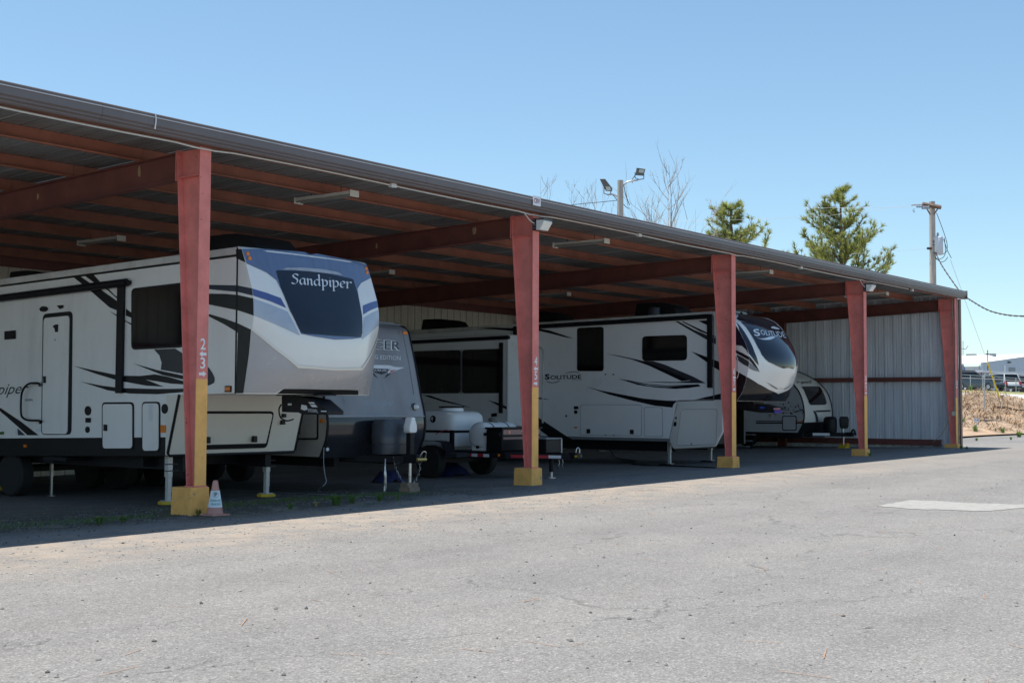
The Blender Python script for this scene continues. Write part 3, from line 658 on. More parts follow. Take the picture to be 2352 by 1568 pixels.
def aircon(parent, x, y, z, mat='black', s=1.0, d=.62):
    b = MB(); w = d/2*s
    prof = [(0, 0), (.03, .12), (.16, .25), (.40, .30), (.60, .31), (.97, .31), (1.02, .05), (1.02, 0)]
    b.prism([(x-w, y+a*1.0*s, z+h*s) for a, h in prof], (2*w, 0, 0)); return b.build('air_conditioner', mat, parent, bevel=.035, smooth=40)
def jack(parent, x, y, z0, z1, r=.035, square=True, mat='galv_leg'):
    b = MB(); zm = z0+(z1-z0)*.52
    b.box(x-r, x+r, y-r, y+r, zm, z1); b.box(x-r*.75, x+r*.75, y-r*.75, y+r*.75, z0+.012, zm); b.box(x-r*2, x+r*2, y-r*2, y+r*2, z0, z0+.012)
    return b.build('landing_leg', mat, parent)
def mbox(name, mat, parent, *a, bevel=0.0, **k): return MB().box(*a).build(name, mat, parent, bevel=bevel, **k)

# ================================================================== camper 1: fifth wheel with the blue cap
X = .80; XR = 3.35
sp = thing('fifth_wheel_camper', 'white fifth-wheel camper with blue front cap and dark windshield reading Sandpiper', 'camper', (2.07, 6, gz(2.07, 6)))
def sh(y): return -.019*(y-.3)
body = [(.25, 1.685), (.25, 3.66), (11.6, 3.66+sh(11.6)), (11.6, 1.03+sh(11.6)), (1.76, 1.03), (1.50, 1.66)]
MB().prism([(X, y, z) for y, z in body], (XR-X, 0, 0)).build('body', 'rv_white', sp)
rp = [(.24, 3.661), (.24, 3.745), (.32, 3.775), (11.55, 3.775+sh(11.6)), (11.6, 3.661+sh(11.6))]
MB().prism([(X+.004, y, z) for y, z in rp], (XR-X-.008, 0, 0)).build('roof', 'rv_roof', sp, bevel=.02)
MB().prism([(X-.006, .25, 3.632), (X-.006, .25, 3.665), (X-.006, 11.6, 3.665+sh(11.6)), (X-.006, 11.6, 3.632+sh(11.6))], (XR-X+.012, 0, 0)).build('drip_rail', 'black', sp)
MB().prism([(X-.003, 1.765, .755), (X-.003, 1.765, 1.032), (X-.003, 11.6, 1.032+sh(11.6)), (X-.003, 11.6, .755+sh(11.6)-.05)], (XR-X+.006, 0, 0)).build('skirt', 'black', sp)
for xx in (1.2, 2.85): mbox('frame_rail', 'black_metal', sp, xx, xx+.12, 1.9, 11.5, .52, .73)
for yy in (2.6, 5.0, 8.6, 10.4): mbox('cross_member', 'black_metal', sp, 1.0, 3.1, yy, yy+.1, .56, .70)
# cap
C1 = Cap(X, XR, [(1.66, .09, -.21), (1.90, .03, -.36), (2.06, 0, -.427), (2.30, -.035, -.44), (2.55, -.075, -.43), (2.77, -.115, -.36), (3.08, -.09, -.215), (3.40, .02, -.066), (3.60, .10, .01), (3.74, .17, .055), (3.775, .22, .10)])
C1.mesh(.25, 1.672, 3.775).build('front_cap', 'rv_cap_white', sp, smooth=38)
mbox('cap_seam', 'black', sp, X-.006, X-.001, .232, .262, 1.675, 3.76)
D = C1.decal
D('cap_top', 'cap_blue', sp, C1.px('c', [(443,224),(700,226),(1000,250)])+[Vector((C1.xc, 3.772))]+[Vector((C1.xc, 2.48))]+C1.px('c', [(1100,1004),(968,978),(850,702),(752,502),(662,432),(485,352)]), .006, half=True)
gl = C1.px('c', [(746,420),(765,414),(1000,421)]); gl = gl+[Vector((C1.xc, gl[-1][1]+.005)), Vector((C1.xc, 2.535))]+C1.px('c', [(1100,983),(1010,978),(975,968),(950,935),(868,765),(790,570)])
D('windshield', 'windshield', sp, gl, .010, half=True)
D('brow_strip', 'brow', sp, C1.px('c', [(800,411),(835,392),(1000,391),(1180,408),(1300,432),(1345,462),(1250,447),(1100,430),(900,411)]), .012)
D('stripe', 'stripe_blue', sp, C1.px('c', [(533,575),(660,612),(790,660),(838,748),(700,690),(545,638)]), .005, mirror=True)
D('stripe', 'band_grey', sp, C1.px('c', [(546,664),(700,718),(850,780),(960,993),(750,895),(551,815)]), .005, mirror=True)
low = C1.px('c', [(528,948),(735,1115),(940,1278)])+[Vector((C1.xc, 2.03)), Vector((C1.xc, 1.76))]+C1.px('c', [(1000,1462),(810,1462),(742,1503),(458,1503),(500,1200)])
D('lower_cap', 'cap_taupe', sp, low, .006, half=True)
D('chin_edge', 'rv_cream', sp, C1.px('c', [(535,928),(740,1092),(945,1256)])+[Vector((C1.xc, 2.058)), Vector((C1.xc, 2.03))]+C1.px('c', [(940,1280),(735,1115),(525,945)]), .016, half=True)
D('hitch_slot', 'black', sp, C1.px('c', [(815,1466),(1000,1466)])+[Vector((C1.xc, 1.752)), Vector((C1.xc, 1.675))]+C1.px('c', [(900,1510),(760,1508)]), .008, half=True)
# cap side marks (the part of the cap in the side plane)
swoosh(sp, 'decal_black', 'c', [(391,226),(441,223),(476,342),(394,304)], X, 0)
swoosh(sp, 'navy', 'c', [(150,541),(400,546),(532,572),(542,637),(410,605),(150,580)], X, 0)
swoosh(sp, 'decal_black', 'c', [(150,620),(300,622),(410,632),(545,662),(549,815),(415,770),(150,716)], X, 0)
swoosh(sp, 'decal_black', 'c', [(150,800),(280,838),(408,884),(525,940),(508,1150),(457,1505),(391,1505),(408,966),(300,900),(150,822)], X, 0)
for a, b in (((493,267), 12), ((510,307), 12), ):
    p = C1.hit('c', *a); q = C1.pt(p[0], p[1], .006); MB().lathe([(.03, 0), (.03, .012), (.018, .018)], q, (0, -1, 0), 12).build('marker_light', 'amber', sp); q = C1.pt(2*C1.xc-p[0], p[1], .006); MB().lathe([(.03, 0), (.03, .012), (.018, .018)], q, (0, -1, 0), 12).build('marker_light', 'amber', sp)
# windshield lettering, drawn with a broad nib
def nib_word(word, fr, base0, base1, up, nibw, mat, parent, capobj, off):
    G = {'S': (1.05, [[(.92,1.42),(.70,1.62),(.35,1.60),(.22,1.32),(.42,1.05),(.72,.85),(.80,.50),(.58,.14),(.22,.06),(.02,.22)]]),
         'a': (.95, [[(.70,.98),(.35,1.0),(.10,.66),(.12,.22),(.34,.04),(.62,.30),(.70,.70)], [(.70,1.02),(.70,.30),(.80,.06),(.92,.10)]]),
         'n': (.98, [[(.02,.90),(.16,1.0),(.18,.0)], [(.18,.66),(.40,.98),(.64,.92),(.68,.6),(.68,.22),(.78,.04),(.92,.10)]]),
         'd': (1.0, [[(.70,.92),(.36,1.0),(.10,.68),(.12,.24),(.34,.04),(.60,.22),(.72,.52)], [(.62,1.68),(.74,1.72),(.74,.22),(.82,.05),(.94,.10)]]),
         'p': (1.0, [[(.02,.92),(.20,1.02),(.20,-.62)], [(.08,-.60),(.34,-.60)], [(.20,.70),(.46,1.0),(.76,.86),(.82,.46),(.62,.08),(.30,.10)]]),
         'i': (.46, [[(.04,.90),(.20,1.0),(.20,.18),(.30,.04),(.42,.10)], [(.16,1.36),(.26,1.46)]]),
         'e': (.88, [[(.14,.48),(.50,.58),(.70,.74),(.58,1.0),(.30,.96),(.10,.56),(.18,.18),(.44,.04),(.74,.22)]]),
         'r': (.80, [[(.02,.90),(.18,1.0),(.18,.0)], [(.06,.02),(.30,.02)], [(.18,.62),(.40,.94),(.62,1.0),(.74,.84)]])}
    tot = sum(G[c][0] for c in word); u = 0; m = MB(); b0 = Vector(base0); b1 = Vector(base1); upv = Vector(up); k = 0
    ang = radians(38); 
    for c in word:
        w, strokes = G[c]
        for st in strokes:
            P = cr([Vector(p) for p in st], 5, False); L_, R_ = [], []
            for p in P:
                for sgn, lst in ((-1, L_), (1, R_)):
                    s_ = (u+p[0]+sgn*nibw*cos(ang))/tot; h = p[1]+sgn*nibw*sin(ang)*.9
                    px_ = b0+(b1-b0)*s_+upv*h; lst.append(px_)
            a = [capobj.hit(fr, q[0], q[1]) for q in L_]; b = [capobj.hit(fr, q[0], q[1]) for q in R_]
            o_ = off+.0012*(k % 4); k += 1
            m.grid([[capobj.pt(q[0], q[1], o_) for q in a], [capobj.pt(q[0], q[1], o_) for q in b]])
        u += w
    m.build('lettering', mat, parent, fix=False)
nib_word('Sandpiper', 'c', (884, 537), (1420, 578), (-3, -56), .115, 'letters', sp, C1, .014)
# lower front wall, leaning, with its storage door
P0 = lambda x, t: (x, 1.50+.255*t, 1.665-.90*t)
MB().add([P0(X-.004, 0), P0(XR+.004, 0), P0(XR+.004, 1), P0(X-.004, 1), (X-.004, 1.80, 1.665), (XR+.004, 1.80, 1.665), (XR+.004, 1.80, .765), (X-.004, 1.80, .765)], [(0,1,2,3),(0,4,5,1),(3,2,6,7),(0,3,7,4),(1,5,6,2),(4,7,6,5)]).build('front_wall', 'rv_cream', sp)
MB().tube([P0(X, -.0), P0(X, .97), (X+.03, 1.745, .755), (XR-.03, 1.745, .755), P0(XR, .97), P0(XR, 0)], .022, 6).build('edge_trim', 'black', sp)
nrm = Vector((0, -.90, -.255)).normalized()*.016
def FWq(x0, x1, t0, t1): return [Vector(P0(x0, t0)), Vector(P0(x1, t0)), Vector(P0(x1, t1)), Vector(P0(x0, t1))]
fd = slab('storage_door', 'black', sp, rrect(FWq(1.10, 2.72, .27, .92), .08), nrm)
slab('panel', 'rv_cream', fd, rrect([p+Vector((sx*.04, 0, sz*.035)) for p, sx, sz in zip(FWq(1.10, 2.72, .27, .92), (1, -1, -1, 1), (-1, -1, 1, 1))], .06), nrm*.5, lift=.016)
for xx in (1.45, 2.38): MB().box(xx-.035, xx+.035, 1.60, 1.665, .93, 1.03).build('latch', 'black', fd, bevel=.01)
for z_, s_ in ((1.35, .03), (1.24, .035)): mbox('outlet', 'black', sp, 2.90, 2.90+2*s_, 1.55-(z_-1.3)*.283, 1.60-(z_-1.3)*.283, z_-s_, z_+s_)
# pin box
pb = MB().prism(pxq('d', [(512,316),(514,462),(657,466),(690,482),(918,486),(920,452),(800,348),(655,320)], 'x', 1.90), (.34, 0, 0)).build('pin_box', 'black_metal', sp, bevel=.012)
mark('data_label', 'paper', pb, 'd', [(568,385),(603,385),(603,402),(568,402)], 'x', 1.897)
mark('data_label', 'paper', pb, 'd', [(690,395),(738,405),(745,440),(715,448),(684,435)], 'x', 1.897)
for q in ([(752,374),(800,374),(812,388),(762,388)], [(765,397),(815,397),(835,418),(785,418)]): mark('data_label', 'paper', pb, 'd', q, 'x', 1.897)
mark('data_label', 'paper', pb, 'd', [(862,450),(912,450),(914,459),(866,459)], 'x', 1.897)
lettering('chalk_number', '3550FL', 'paper', pb, pxq('d', [(748,458),(838,468),(838,440),(748,430)], 'x', 1.896))
mbox('king_pin_plate', 'black_metal', sp, 1.88, 2.26, -.30, .60, 1.66, 1.675)
MB().tube(cr([U('d', 510, 395, 'x', 1.9), U('d', 490, 440, 'x', 1.85), U('d', 505, 510, 'x', 1.85), U('d', 560, 540, 'x', 1.9), U('d', 620, 525, 'x', 2.0)], 6, False), .012, 6).build('cable', 'black', sp)
# legs
g1, g2 = gz(1, 2), gz(2.95, 2)
for xx, g in ((1.0, g1), (2.95, g2)):
    l_ = jack(sp, xx, 1.98, g+.055, .76, .042)
    for z_ in (.62, .52): MB().tube([(xx-.10, 1.94, z_), (xx+.14, 1.93, z_)], .008, 5).build('pull_pin', 'steel', l_)
    mbox('leg_label', 'paper', l_, xx+.043, xx+.045, 1.95, 2.0, .2, .5)
for xx, g, lab in ((1.0, g1, 'yellow jack pad half hidden behind the yellow column foot'), (2.95, g2, 'yellow jack pad under the right front leg of the blue-capped camper')):
    t = MB().prism([(xx+.15*cos(a*pi/3+.3), 1.98+.15*sin(a*pi/3+.3), g+.004) for a in range(6)], (0, 0, .05)).build('jack_pad', 'pad_yellow', None, bevel=.008); t['label'] = lab; t['category'] = 'jack pad'; t['group'] = 'yellow jack pads'
for (fr, x_, y_, yy) in (('b', 210, 900, 5.5), ('b', 1140, 850, 9.5)): jack(sp, 1.3, yy, gz(1.3, yy), .6, .022, mat='steel')
# side: awning, door, windows, hatches
q0 = U('a', 1130, 520, 'x', X-.07); ya = q0.y
MB().tube([(X-.075, ya, q0.z+.0), (X-.075, 9.2, q0.z+sh(9.2)-sh(ya)-.02)], .062, 10).build('awning_roller', 'black', sp, smooth=40)
for yy in (2.92, 9.1):
    d_ = sh(yy)-sh(2.92); mbox('awning_arm', 'black', sp, X-.06, X-.004, yy-.075, yy+.075, 1.69+d_, q0.z+.04+d_, bevel=.01)
mbox('awning_bracket', 'black', sp, X-.10, X-.004, 2.70, 2.86, q0.z-.03, q0.z+.03)
plate(sp, 'window', 'glass', 'a', [(1175,575),(1640,520),(1640,1098),(1175,1120)], X, .09, .016, trim='black', w=.03)
dq = [(5.06, 3.0), (4.24, 3.0+.016), (4.20, 1.03), (5.03, 1.015)]
tr = slab('entry_door', 'black', sp, rrect([(X, y, z) for y, z in dq], .10), (-.016, 0, 0)); tq = [(5.02, 2.93), (4.30, 2.945), (4.285, 1.04), (4.995, 1.03)]
slab('panel', 'rv_white', tr, rrect([(X, y, z) for y, z in tq], .07), (-.008, 0, 0), lift=.016)
mark('latch', 'black', tr, 'a', [(382,1355),(410,1355),(410,1415),(384,1415)], 'x', X-.026)
mark('door_bell', 'black', tr, 'a', [(468,910),(490,895),(520,892),(518,960),(490,962),(485,930)], 'x', X-.026); mark('door_viewer', 'black', tr, 'a', [(487,1024),(494,1024),(494,1038),(487,1038)], 'x', X-.026)
gh = [U('b', x_, y_, 'x', X-.09) for x_, y_ in ((345,65),(265,65),(215,105),(190,180),(188,330),(210,375),(260,393),(350,395))]
MB().tube(cr([U('b', 352, 85, 'x', X-.005)]+gh+[U('b', 355, 418, 'x', X-.005)], 5, False), .018, 7).build('grab_handle', 'black', sp, smooth=40)
framed(sp, 'storage_door', 'b', [(914,232),(1196,230),(1196,658),(914,660)], X, 'black', 'rv_white', .08, .03, latch=(955,458))
framed(sp, 'storage_door', 'b', [(1270,228),(1430,226),(1430,676),(1270,678)], X, 'black', 'rv_white', .08, .025)
mark('care_label', 'paper', sp, 'b', [(1325,252),(1360,252),(1360,402),(1325,402)], 'x', X-.024)
for nm_, c, r_, ry in (('fuel_fill', (787,307), 27, 42), ('water_fill', (783,476), 18, 28), ('vent', (1472,290), 28, 44)): disc(sp, nm_, 'black', 'b', c, r_, X, .015, ry)
mark('outlet', 'black', sp, 'b', [(760,371),(810,371),(810,413),(760,413)], 'x', X-.008)
mark('vent', 'black', sp, 'a', [(38,955),(140,945),(140,1022),(38,1030)], 'x', X-.012)
disc(sp, 'porch_light', 'black', 'a', (397,757), 32, X, .03, 24); mark('camera', 'black', sp, 'a', [(505,725),(565,722),(560,745),(530,757)], 'x', X-.02)
MB().box(X-.02, X-.003, U('b', 1470, 465, 'x', X).y-.03, U('b', 1450, 465, 'x', X).y+.03, 1.10, 1.21).build('side_marker', 'amber', sp)
q = U('c', 325, 1468, 'x', X); MB().box(X-.03, X-.003, q.y-.05, q.y+.05, q.z-.03, q.z+.03).build('side_marker', 'amber', sp, bevel=.008); mbox('marker_base', 'black', sp, X-.012, X-.001, q.y-.07, q.y+.07, q.z-.045, q.z+.045)
q = U('b', 233, 620, 'x', X); MB().box(X-.03, X-.004, q.y-.03, q.y+.03, q.z-.022, q.z+.022).build('side_marker', 'amber', sp)
lettering('lettering', 'Sandpiper', 'decal_dark', sp, [U('b', -255, 215, 'x', X-.004), U('b', 240, 178, 'x', X-.004), U('b', 262, 60, 'x', X-.004), U('b', -235, 70, 'x', X-.004)], shear=.25)
lettering('model_number', '355FL', 'decal_dark', sp, pxq('b', [(220,221),(297,219),(297,203),(220,205)], 'x', X-.004), bold=.02)
sA = [([(640,462),(705,458),(800,525),(900,585),(1070,705),(1070,782),(975,742),(800,590)], 'decal_black'), ([(748,455),(825,442),(890,512),(990,600),(1072,690),(1072,668),(960,590),(850,530)], 'decal_black'),
      ([(1122,752),(1172,790),(1172,835),(1122,815)], 'decal_black'), ([(975,775),(1075,825),(1172,900),(1172,885),(1060,835)], 'decal_dark')]
for pts, mt in sA: swoosh(sp, mt, 'a', pts, X, 0)
swoosh(sp, 'decal_black', 'a', [(655,1262),(800,1295),(1070,1350),(1250,1352),(1380,1338),(1500,1360),(1640,1400),(1640,1428),(1520,1420),(1400,1400),(1300,1385),(1460,1448),(1300,1438),(1060,1395),(860,1335)], X, 0)
swoosh(sp, 'decal_black', 'a', [(715,1402),(900,1438),(1080,1460),(1400,1468),(1640,1465),(1640,1495),(1400,1515),(1150,1508),(960,1480)], X, 0)
swoosh(sp, 'decal_black', 'a', [(1185,1240),(1400,1300),(1640,1350),(1640,1385),(1450,1345)], X, 0)
swoosh(sp, 'decal_dark', 'a', [(1372,1116),(1560,1108),(1640,1160),(1640,1335),(1432,1296),(1440,1235),(1420,1170)], X, 0)
swoosh(sp, 'navy', 'c', [(130,1275),(165,1300),(198,1360),(200,1400),(180,1422),(130,1428)], X, 3)
swoosh(sp, 'decal_black', 'b', [(-60,240),(0,280),(180,400),(345,525),(245,525),(120,415),(0,310),(-60,270)], X, 0); swoosh(sp, 'decal_dark', 'b', [(155,462),(225,525),(160,525)], X, 0)
disc(sp, 'round_sticker', 'paper', 'b', (147,500), 13, X, .004, 26); mark('sticker', 'paper', sp, 'b', [(318,465),(362,462),(362,498),(318,498)], 'x', X-.005); mark('sticker', 'weed', sp, 'b', [(-10,495),(35,493),(35,520),(-10,521)], 'x', X-.005)
aircon(sp, 1.98, .69, 3.755, 'black', 1.22, .70); aircon(sp, 2.05, 6.6, 3.62, 'black', 1.0, .72)
for yy in (6.12, 7.05):
    for xx, sd_ in ((1.02, -1), (3.13, 1)): wheel(sp, (xx, yy, gz(xx, yy)+.375), .375, .24, side=sd_)
    mbox('axle', 'black_metal', sp, 1.1, 3.05, yy-.04, yy+.04, .36, .44)
mbox('step', 'black_metal', sp, X-.02, X+.5, 4.3, 4.95, .60, .66)
# ================================================================== camper 2: grey travel trailer
X2, X2R = 3.80, 6.25
tc = thing('travel_trailer', 'grey-fronted travel trailer with CER lettering and covered gas bottles on its tongue', 'camper', (5.03, 4, gz(5, 4)))
bodyp = [(2.19, 3.02), (9.6, 3.02), (9.6, .66), (1.645, .66), (1.57, .82), (1.50, .98), (1.475, 1.18), (1.485, 1.33), (1.52, 1.49), (1.59, 1.73), (1.73, 2.30), (1.845, 2.70), (1.90, 2.87), (2.0, 2.95)]
MB().prism([(X2+.003, y, z) for y, z in bodyp], (X2R-X2-.006, 0, 0)).build('body', 'rv_grey_side', tc)
MB().prism([(X2, y, z) for y, z in [(2.0, 2.99), (2.3, 3.06), (9.6, 3.06), (9.65, 2.99)]], (X2R-X2, 0, 0)).build('roof', 'rv_roof', tc, bevel=.02)
C2 = Cap(X2, X2R, [(1.33, 1.47, 1.36), (1.49, 1.51, 1.40), (1.73, 1.58, 1.46), (2.30, 1.72, 1.60), (2.70, 1.835, 1.73), (2.87, 1.89, 1.81), (2.95, 1.99, 1.92), (3.03, 2.22, 2.15)], 2.4)
C2.mesh(None, 1.335, 3.03).build('front_cap', 'tracer_grey', tc, smooth=38)
C2b = Cap(X2, X2R, [(.63, 1.64, 1.53), (.80, 1.56, 1.45), (.96, 1.49, 1.38), (1.17, 1.46, 1.35), (1.33, 1.47, 1.36)], 2.4)
C2b.mesh(None, .64, 1.318, 40, 40).build('rock_guard', 'tracer_dark', tc, smooth=38)
sm = MB(); sm.tube([C2.pt(X2+.005+(X2R-X2-.01)*i/24, 1.328, .004) for i in range(25)], .011, 6).build('seam_strip', 'galv_leg', tc, smooth=40)
for xx in (X2+.006, X2R-.006):
    P = [(xx, C2b.y(xx, z)-.004, z) for z in [.64+.034*i for i in range(21)]]+[(xx, C2.y(xx, z)-.004, z) for z in [1.34+.0845*i for i in range(21)]]
    MB().tube(P, .022, 6).build('edge_trim', 'black', tc, smooth=40)
def on(cp, off): return lambda p, fr='e': (lambda h: cp.pt(h[0], h[1], off))(cp.hit(fr, p[0], p[1]))
# two shallow vertical swages in the cap
for sgn in (-1, 1):
    MB().tube([C2.pt(C2.xc+sgn*(.99+.03*i/12), 1.72+1.1*i/12, .002) for i in range(13)], .012, 6).build('swage', 'tracer_grey', tc, smooth=40)
lettering('lettering', 'TRACER', 'letters', tc, [(-62,390),(428,417),(428,327),(-62,297)], bold=.045, fn=on(C2, .006), sub=1)
lettering('lettering', 'TRACER', 'decal_dark', tc, [(-58,386),(424,411),(424,333),(-58,302)], bold=.0, fn=on(C2, .009), sub=1)
lettering('lettering', 'TOURING EDITION', 'letters', tc, [(20,478),(430,501),(430,464),(20,443)], fn=on(C2, .006), sub=1)
lettering('lettering', 'Executive Series', 'band_grey', tc, [(100,905),(358,905),(372,858),(112,858)], shear=.45, fn=on(C2, .006), sub=1)
bd = [('badge_wing', 'letters', [(60,540),(330,545),(380,560),(465,565),(380,595),(320,620),(318,600),(345,580),(165,572),(90,575)], .006), ('badge', 'decal_dark', [(168,572),(322,578),(302,612),(262,628),(205,610)], .008),
      ('badge_wing', 'decal_dark', [(330,612),(345,618),(288,664),(305,630)], .006), ('badge_wing', 'decal_dark', [(150,595),(195,618),(233,664),(200,640)], .006), ('badge_wing', 'refl_red', [(345,590),(395,585),(330,612)], .008)]
for n_, m_, pts, o_ in bd: C2.decal(n_, m_, tc, C2.px('e', pts), o_, step=.05)
lettering('lettering', 'ULTRA LITE', 'letters', tc, [(192,598),(302,602),(304,584),(190,580)], bold=.01, fn=on(C2, .011), sub=1)
h = C2.hit('e', 466, 258); p = C2.pt(h[0], h[1], 0); MB().box(p.x-.055, p.x+.055, p.y-.03, p.y+.03, p.z-.03, p.z+.03).build('marker_light', 'amber', tc, bevel=.012)
h = C2.hit('e', 549, 917); p = C2.pt(h[0], h[1], 0); MB().lathe([(.07, 0), (.075, .02), (.05, .03)], p+Vector((0, .01, 0)), (0, -1, 0), 14).build('clearance_light', 'tracer_dark', tc); MB().lathe([(.05, .0), (.045, .05), (.02, .075), (.001, .08)], p+Vector((.015, -.02, 0)), (.25, -1, 0), 14).build('lens', 'lens', tc, smooth=50)
h = C2b.hit('k', 902, 800); p = C2b.pt(h[0], h[1], 0); MB().lathe([(.035, 0), (.03, .015), (.001, .018)], p, (0, -1, 0), 12).build('reflector', 'refl_white', tc)
# left side compartment
framed(tc, 'storage_door', 'd', [(600,335),(842,330),(842,708),(600,708)], X2+.003, 'black', 'rv_grey_side', .05, .03, latch=(675,635))
q = U('d', 878, 541, 'x', X2); MB().box(X2-.03, X2+.01, q.y-.04, q.y+.04, q.z-.03, q.z+.03).build('side_marker', 'amber', tc, bevel=.008)
# tongue
gt = gz(5.03, .7)
for sx in (-1, 1): MB().prism([(5.03+sx*.55, 2.0, .56), (5.03+sx*.62, 2.0, .56), (5.03+sx*.10, .78, .56), (5.03+sx*.03, .78, .56)], (0, 0, .11)).build('tongue_rail', 'black_metal', tc)
mbox('coupler', 'black_metal', tc, 4.95, 5.11, .50, .84, .55, .70, bevel=.02)
mbox('frame_rail', 'black_metal', tc, 4.2, 4.32, 1.7, 9.5, .48, .68); mbox('frame_rail', 'black_metal', tc, 5.74, 5.86, 1.7, 9.5, .48, .68)
tj = MB().box(4.98, 5.08, .67, .77, .60, 1.06).build('tongue_jack', 'black_metal', tc, bevel=.01)
MB().lathe([(.028, gt+.155), (.028, .60)], (5.03, .72, 0), (0, 0, 1), 12).build('jack_tube', 'steel', tj, smooth=40)
hd = [(-.075, 1.06), (.075, 1.06), (.095, 1.10), (.09, 1.19), (.055, 1.27), (.045, 1.325), (-.045, 1.325), (-.055, 1.27), (-.09, 1.19), (-.095, 1.10)]
MB().prism([(5.03+a, .645, z) for a, z in hd], (0, .15, 0)).build('jack_head', 'poly_white', tj, bevel=.022, smooth=40)
lk = MB().tube(cr([(5.02, .50, .62), (5.0, .46, .68), (5.04, .43, .75), (5.10, .42, .73), (5.11, .45, .64)], 5, False), .010, 6).build('hitch_lock', 'steel', tc); MB().lathe([(.028, -.09), (.028, .09)], (5.03, .46, .615), (1, -.3, 0), 10).build('lock_body', 'brass', lk)
def chain(parent, pts, r=.016):
    P = cr(pts, 8, False); m = MB(); acc = 0; k = 0
    for a, b in zip(P, P[1:]):
        acc += (b-a).length
        if acc > .034:
            acc = 0; k += 1; d = (b-a).normalized(); s_ = d.orthogonal().normalized(); s_ = s_ if k % 2 else d.cross(s_)
            m.tube([a+d*.026*cos(t*pi/4)+s_*.015*sin(t*pi/4) for t in range(9)], .0045, 4, caps=False)
    m.build('chain', 'steel', parent, kind='stuff')
chain(tc, [(4.86, .95, .66), (4.88, .90, .45), (4.97, .80, .22), (5.08, .70, .20), (5.20, .66, .40), (5.22, .68, .55)])
pc = MB(); secs = []
for z, w, d in ((.70, .40, .20), (.86, .415, .215), (.87, .405, .205), (1.02, .42, .22), (1.035, .41, .21), (1.20, .41, .215), (1.285, .36, .17)):
    secs.append([(5.01+w*(abs(cos(a))**.55)*(1 if cos(a) > 0 else -1), 1.10+d*(abs(sin(a))**.55)*(1 if sin(a) > 0 else -1), z) for a in [2*pi*k/28 for k in range(28)]])
pc.grid(secs, close=True); pc.f.append(tuple(range((len(secs)-1)*28, len(secs)*28))); pc.build('propane_cover', 'tank_cover', tc, smooth=50)
cbl = MB().tube(cr([(4.72, 1.0, .62), (4.68, .97, .48), (4.68, .96, .30), (4.69, .97, .16), (4.67, .97, .05)], 4, False), [.012]*3+[.016]*3+[.024]*4+[.030]*4+[.022]*2+[.006], 8).build('plug_cable', 'steel', tc, smooth=40)
MB().tube(cr([U('k', 852, 655, 'y', 1.6), U('k', 845, 900, 'y', 1.45), U('k', 845, 1050, 'y', 1.35), U('k', 868, 1230, 'y', 1.25), U('k', 888, 1305, 'y', 1.2), U('k', 862, 1370, 'y', 1.15), U('k', 822, 1405, 'y', 1.1), UG('k', 770, 1455)+Vector((0, 0, .012)), UG('k', 752, 1490)+Vector((0, 0, .01)), UG('k', 790, 1500)+Vector((0, 0, .01))], 5, False), .006, 5).build('loose_wire', 'wire_light', tc)
for yy in (6.2, 7.1):
    for xx, sd_ in ((4.02, -1), (6.03, 1)): wheel(tc, (xx, yy, gz(xx, yy)+.34), .34, .22, side=sd_)
for i, (lab, z0, z1, w, rz_) in enumerate((('lower wooden block under the grey trailer tongue jack', gt, gt+.085, .14, .05), ('upper wooden block carrying the grey trailer tongue jack', gt+.085, gt+.155, .12, -.12))):
    b = MB(); b.prism([(5.0+w*(a*cos(rz_)-c*.8*sin(rz_)), .70+w*(a*sin(rz_)+c*.8*cos(rz_)), z0) for a, c in ((-1,-1),(1,-1),(1,1),(-1,1))], (0, 0, z1-z0))
    o = b.build('wood_block', 'wood_block', None, bevel=.006); o['label'] = lab; o['category'] = 'block'; o['group'] = 'blocks under the tongue jack'

# ================================================================== water tank trailer
tt = thing('tank_trailer', 'black utility trailer carrying two white water tanks and a tool box', 'trailer', (9.5, 3.3, gz(9.5, 3.3)))
dk = MB(); dk.box(8.93, 9.03, 1.72, 4.85, .49, .60); dk.box(9.97, 10.07, 1.72, 4.85, .49, .60); dk.box(9.03, 9.97, 1.72, 1.82, .49, .60); dk.box(9.03, 9.97, 4.75, 4.85, .49, .60); dk.build('deck_frame', 'black_metal', tt)
mbox('deck', 'black_metal', tt, 8.93, 10.07, 1.72, 4.85, .602, .618)
for sx in (-1, 1):
    tg = MB().prism([(9.5+sx*.54, 1.72, .49), (9.5+sx*.44, 1.72, .49), (9.53+sx*.02, .50, .49), (9.53+sx*.10, .50, .49)], (0, 0, .10)).build('tongue_rail', 'black_metal', tt)
    if sx < 0:
        for k in range(4):
            a = Vector((8.96+.44*(.08+k*.2), 1.72-1.22*(.08+k*.2), .505)); b = Vector((8.96+.44*(.08+(k+1)*.2), 1.72-1.22*(.08+(k+1)*.2), .505)); o_ = Vector((-.008, -.004, 0))
            MB().poly([a+o_, b+o_, b+o_+Vector((0, 0, .06)), a+o_+Vector((0, 0, .06))]).build('reflective_strip', 'refl_red' if k % 2 == 0 else 'refl_white', tg, fix=False)
for k in range(4):
    y0 = 2.72-.152*k; MB().poly([(8.926, y0, .505), (8.926, y0-.15, .505), (8.926, y0-.15, .568), (8.926, y0, .568)]).build('reflective_strip', 'refl_red' if k % 2 == 0 else 'refl_white', tt, fix=False)
MB().lathe([(.03, 0), (.028, .015), (.001, .02)], (8.92, 1.86, .55), (-1, 0, 0), 12).build('side_marker', 'amber', tt)
mbox('coupler', 'black_metal', tt, 9.46, 9.60, .34, .56, .50, .62, bevel=.02)
lk = MB().tube(cr([(9.49, .40, .56), (9.49, .39, .68), (9.53, .38, .72), (9.57, .37, .68), (9.57, .37, .56)], 5, False), .011, 6).build('hitch_lock', 'steel', tt); mbox('lock_body', 'pad_yellow', lk, 9.45, 9.62, .35, .40, .535, .575)
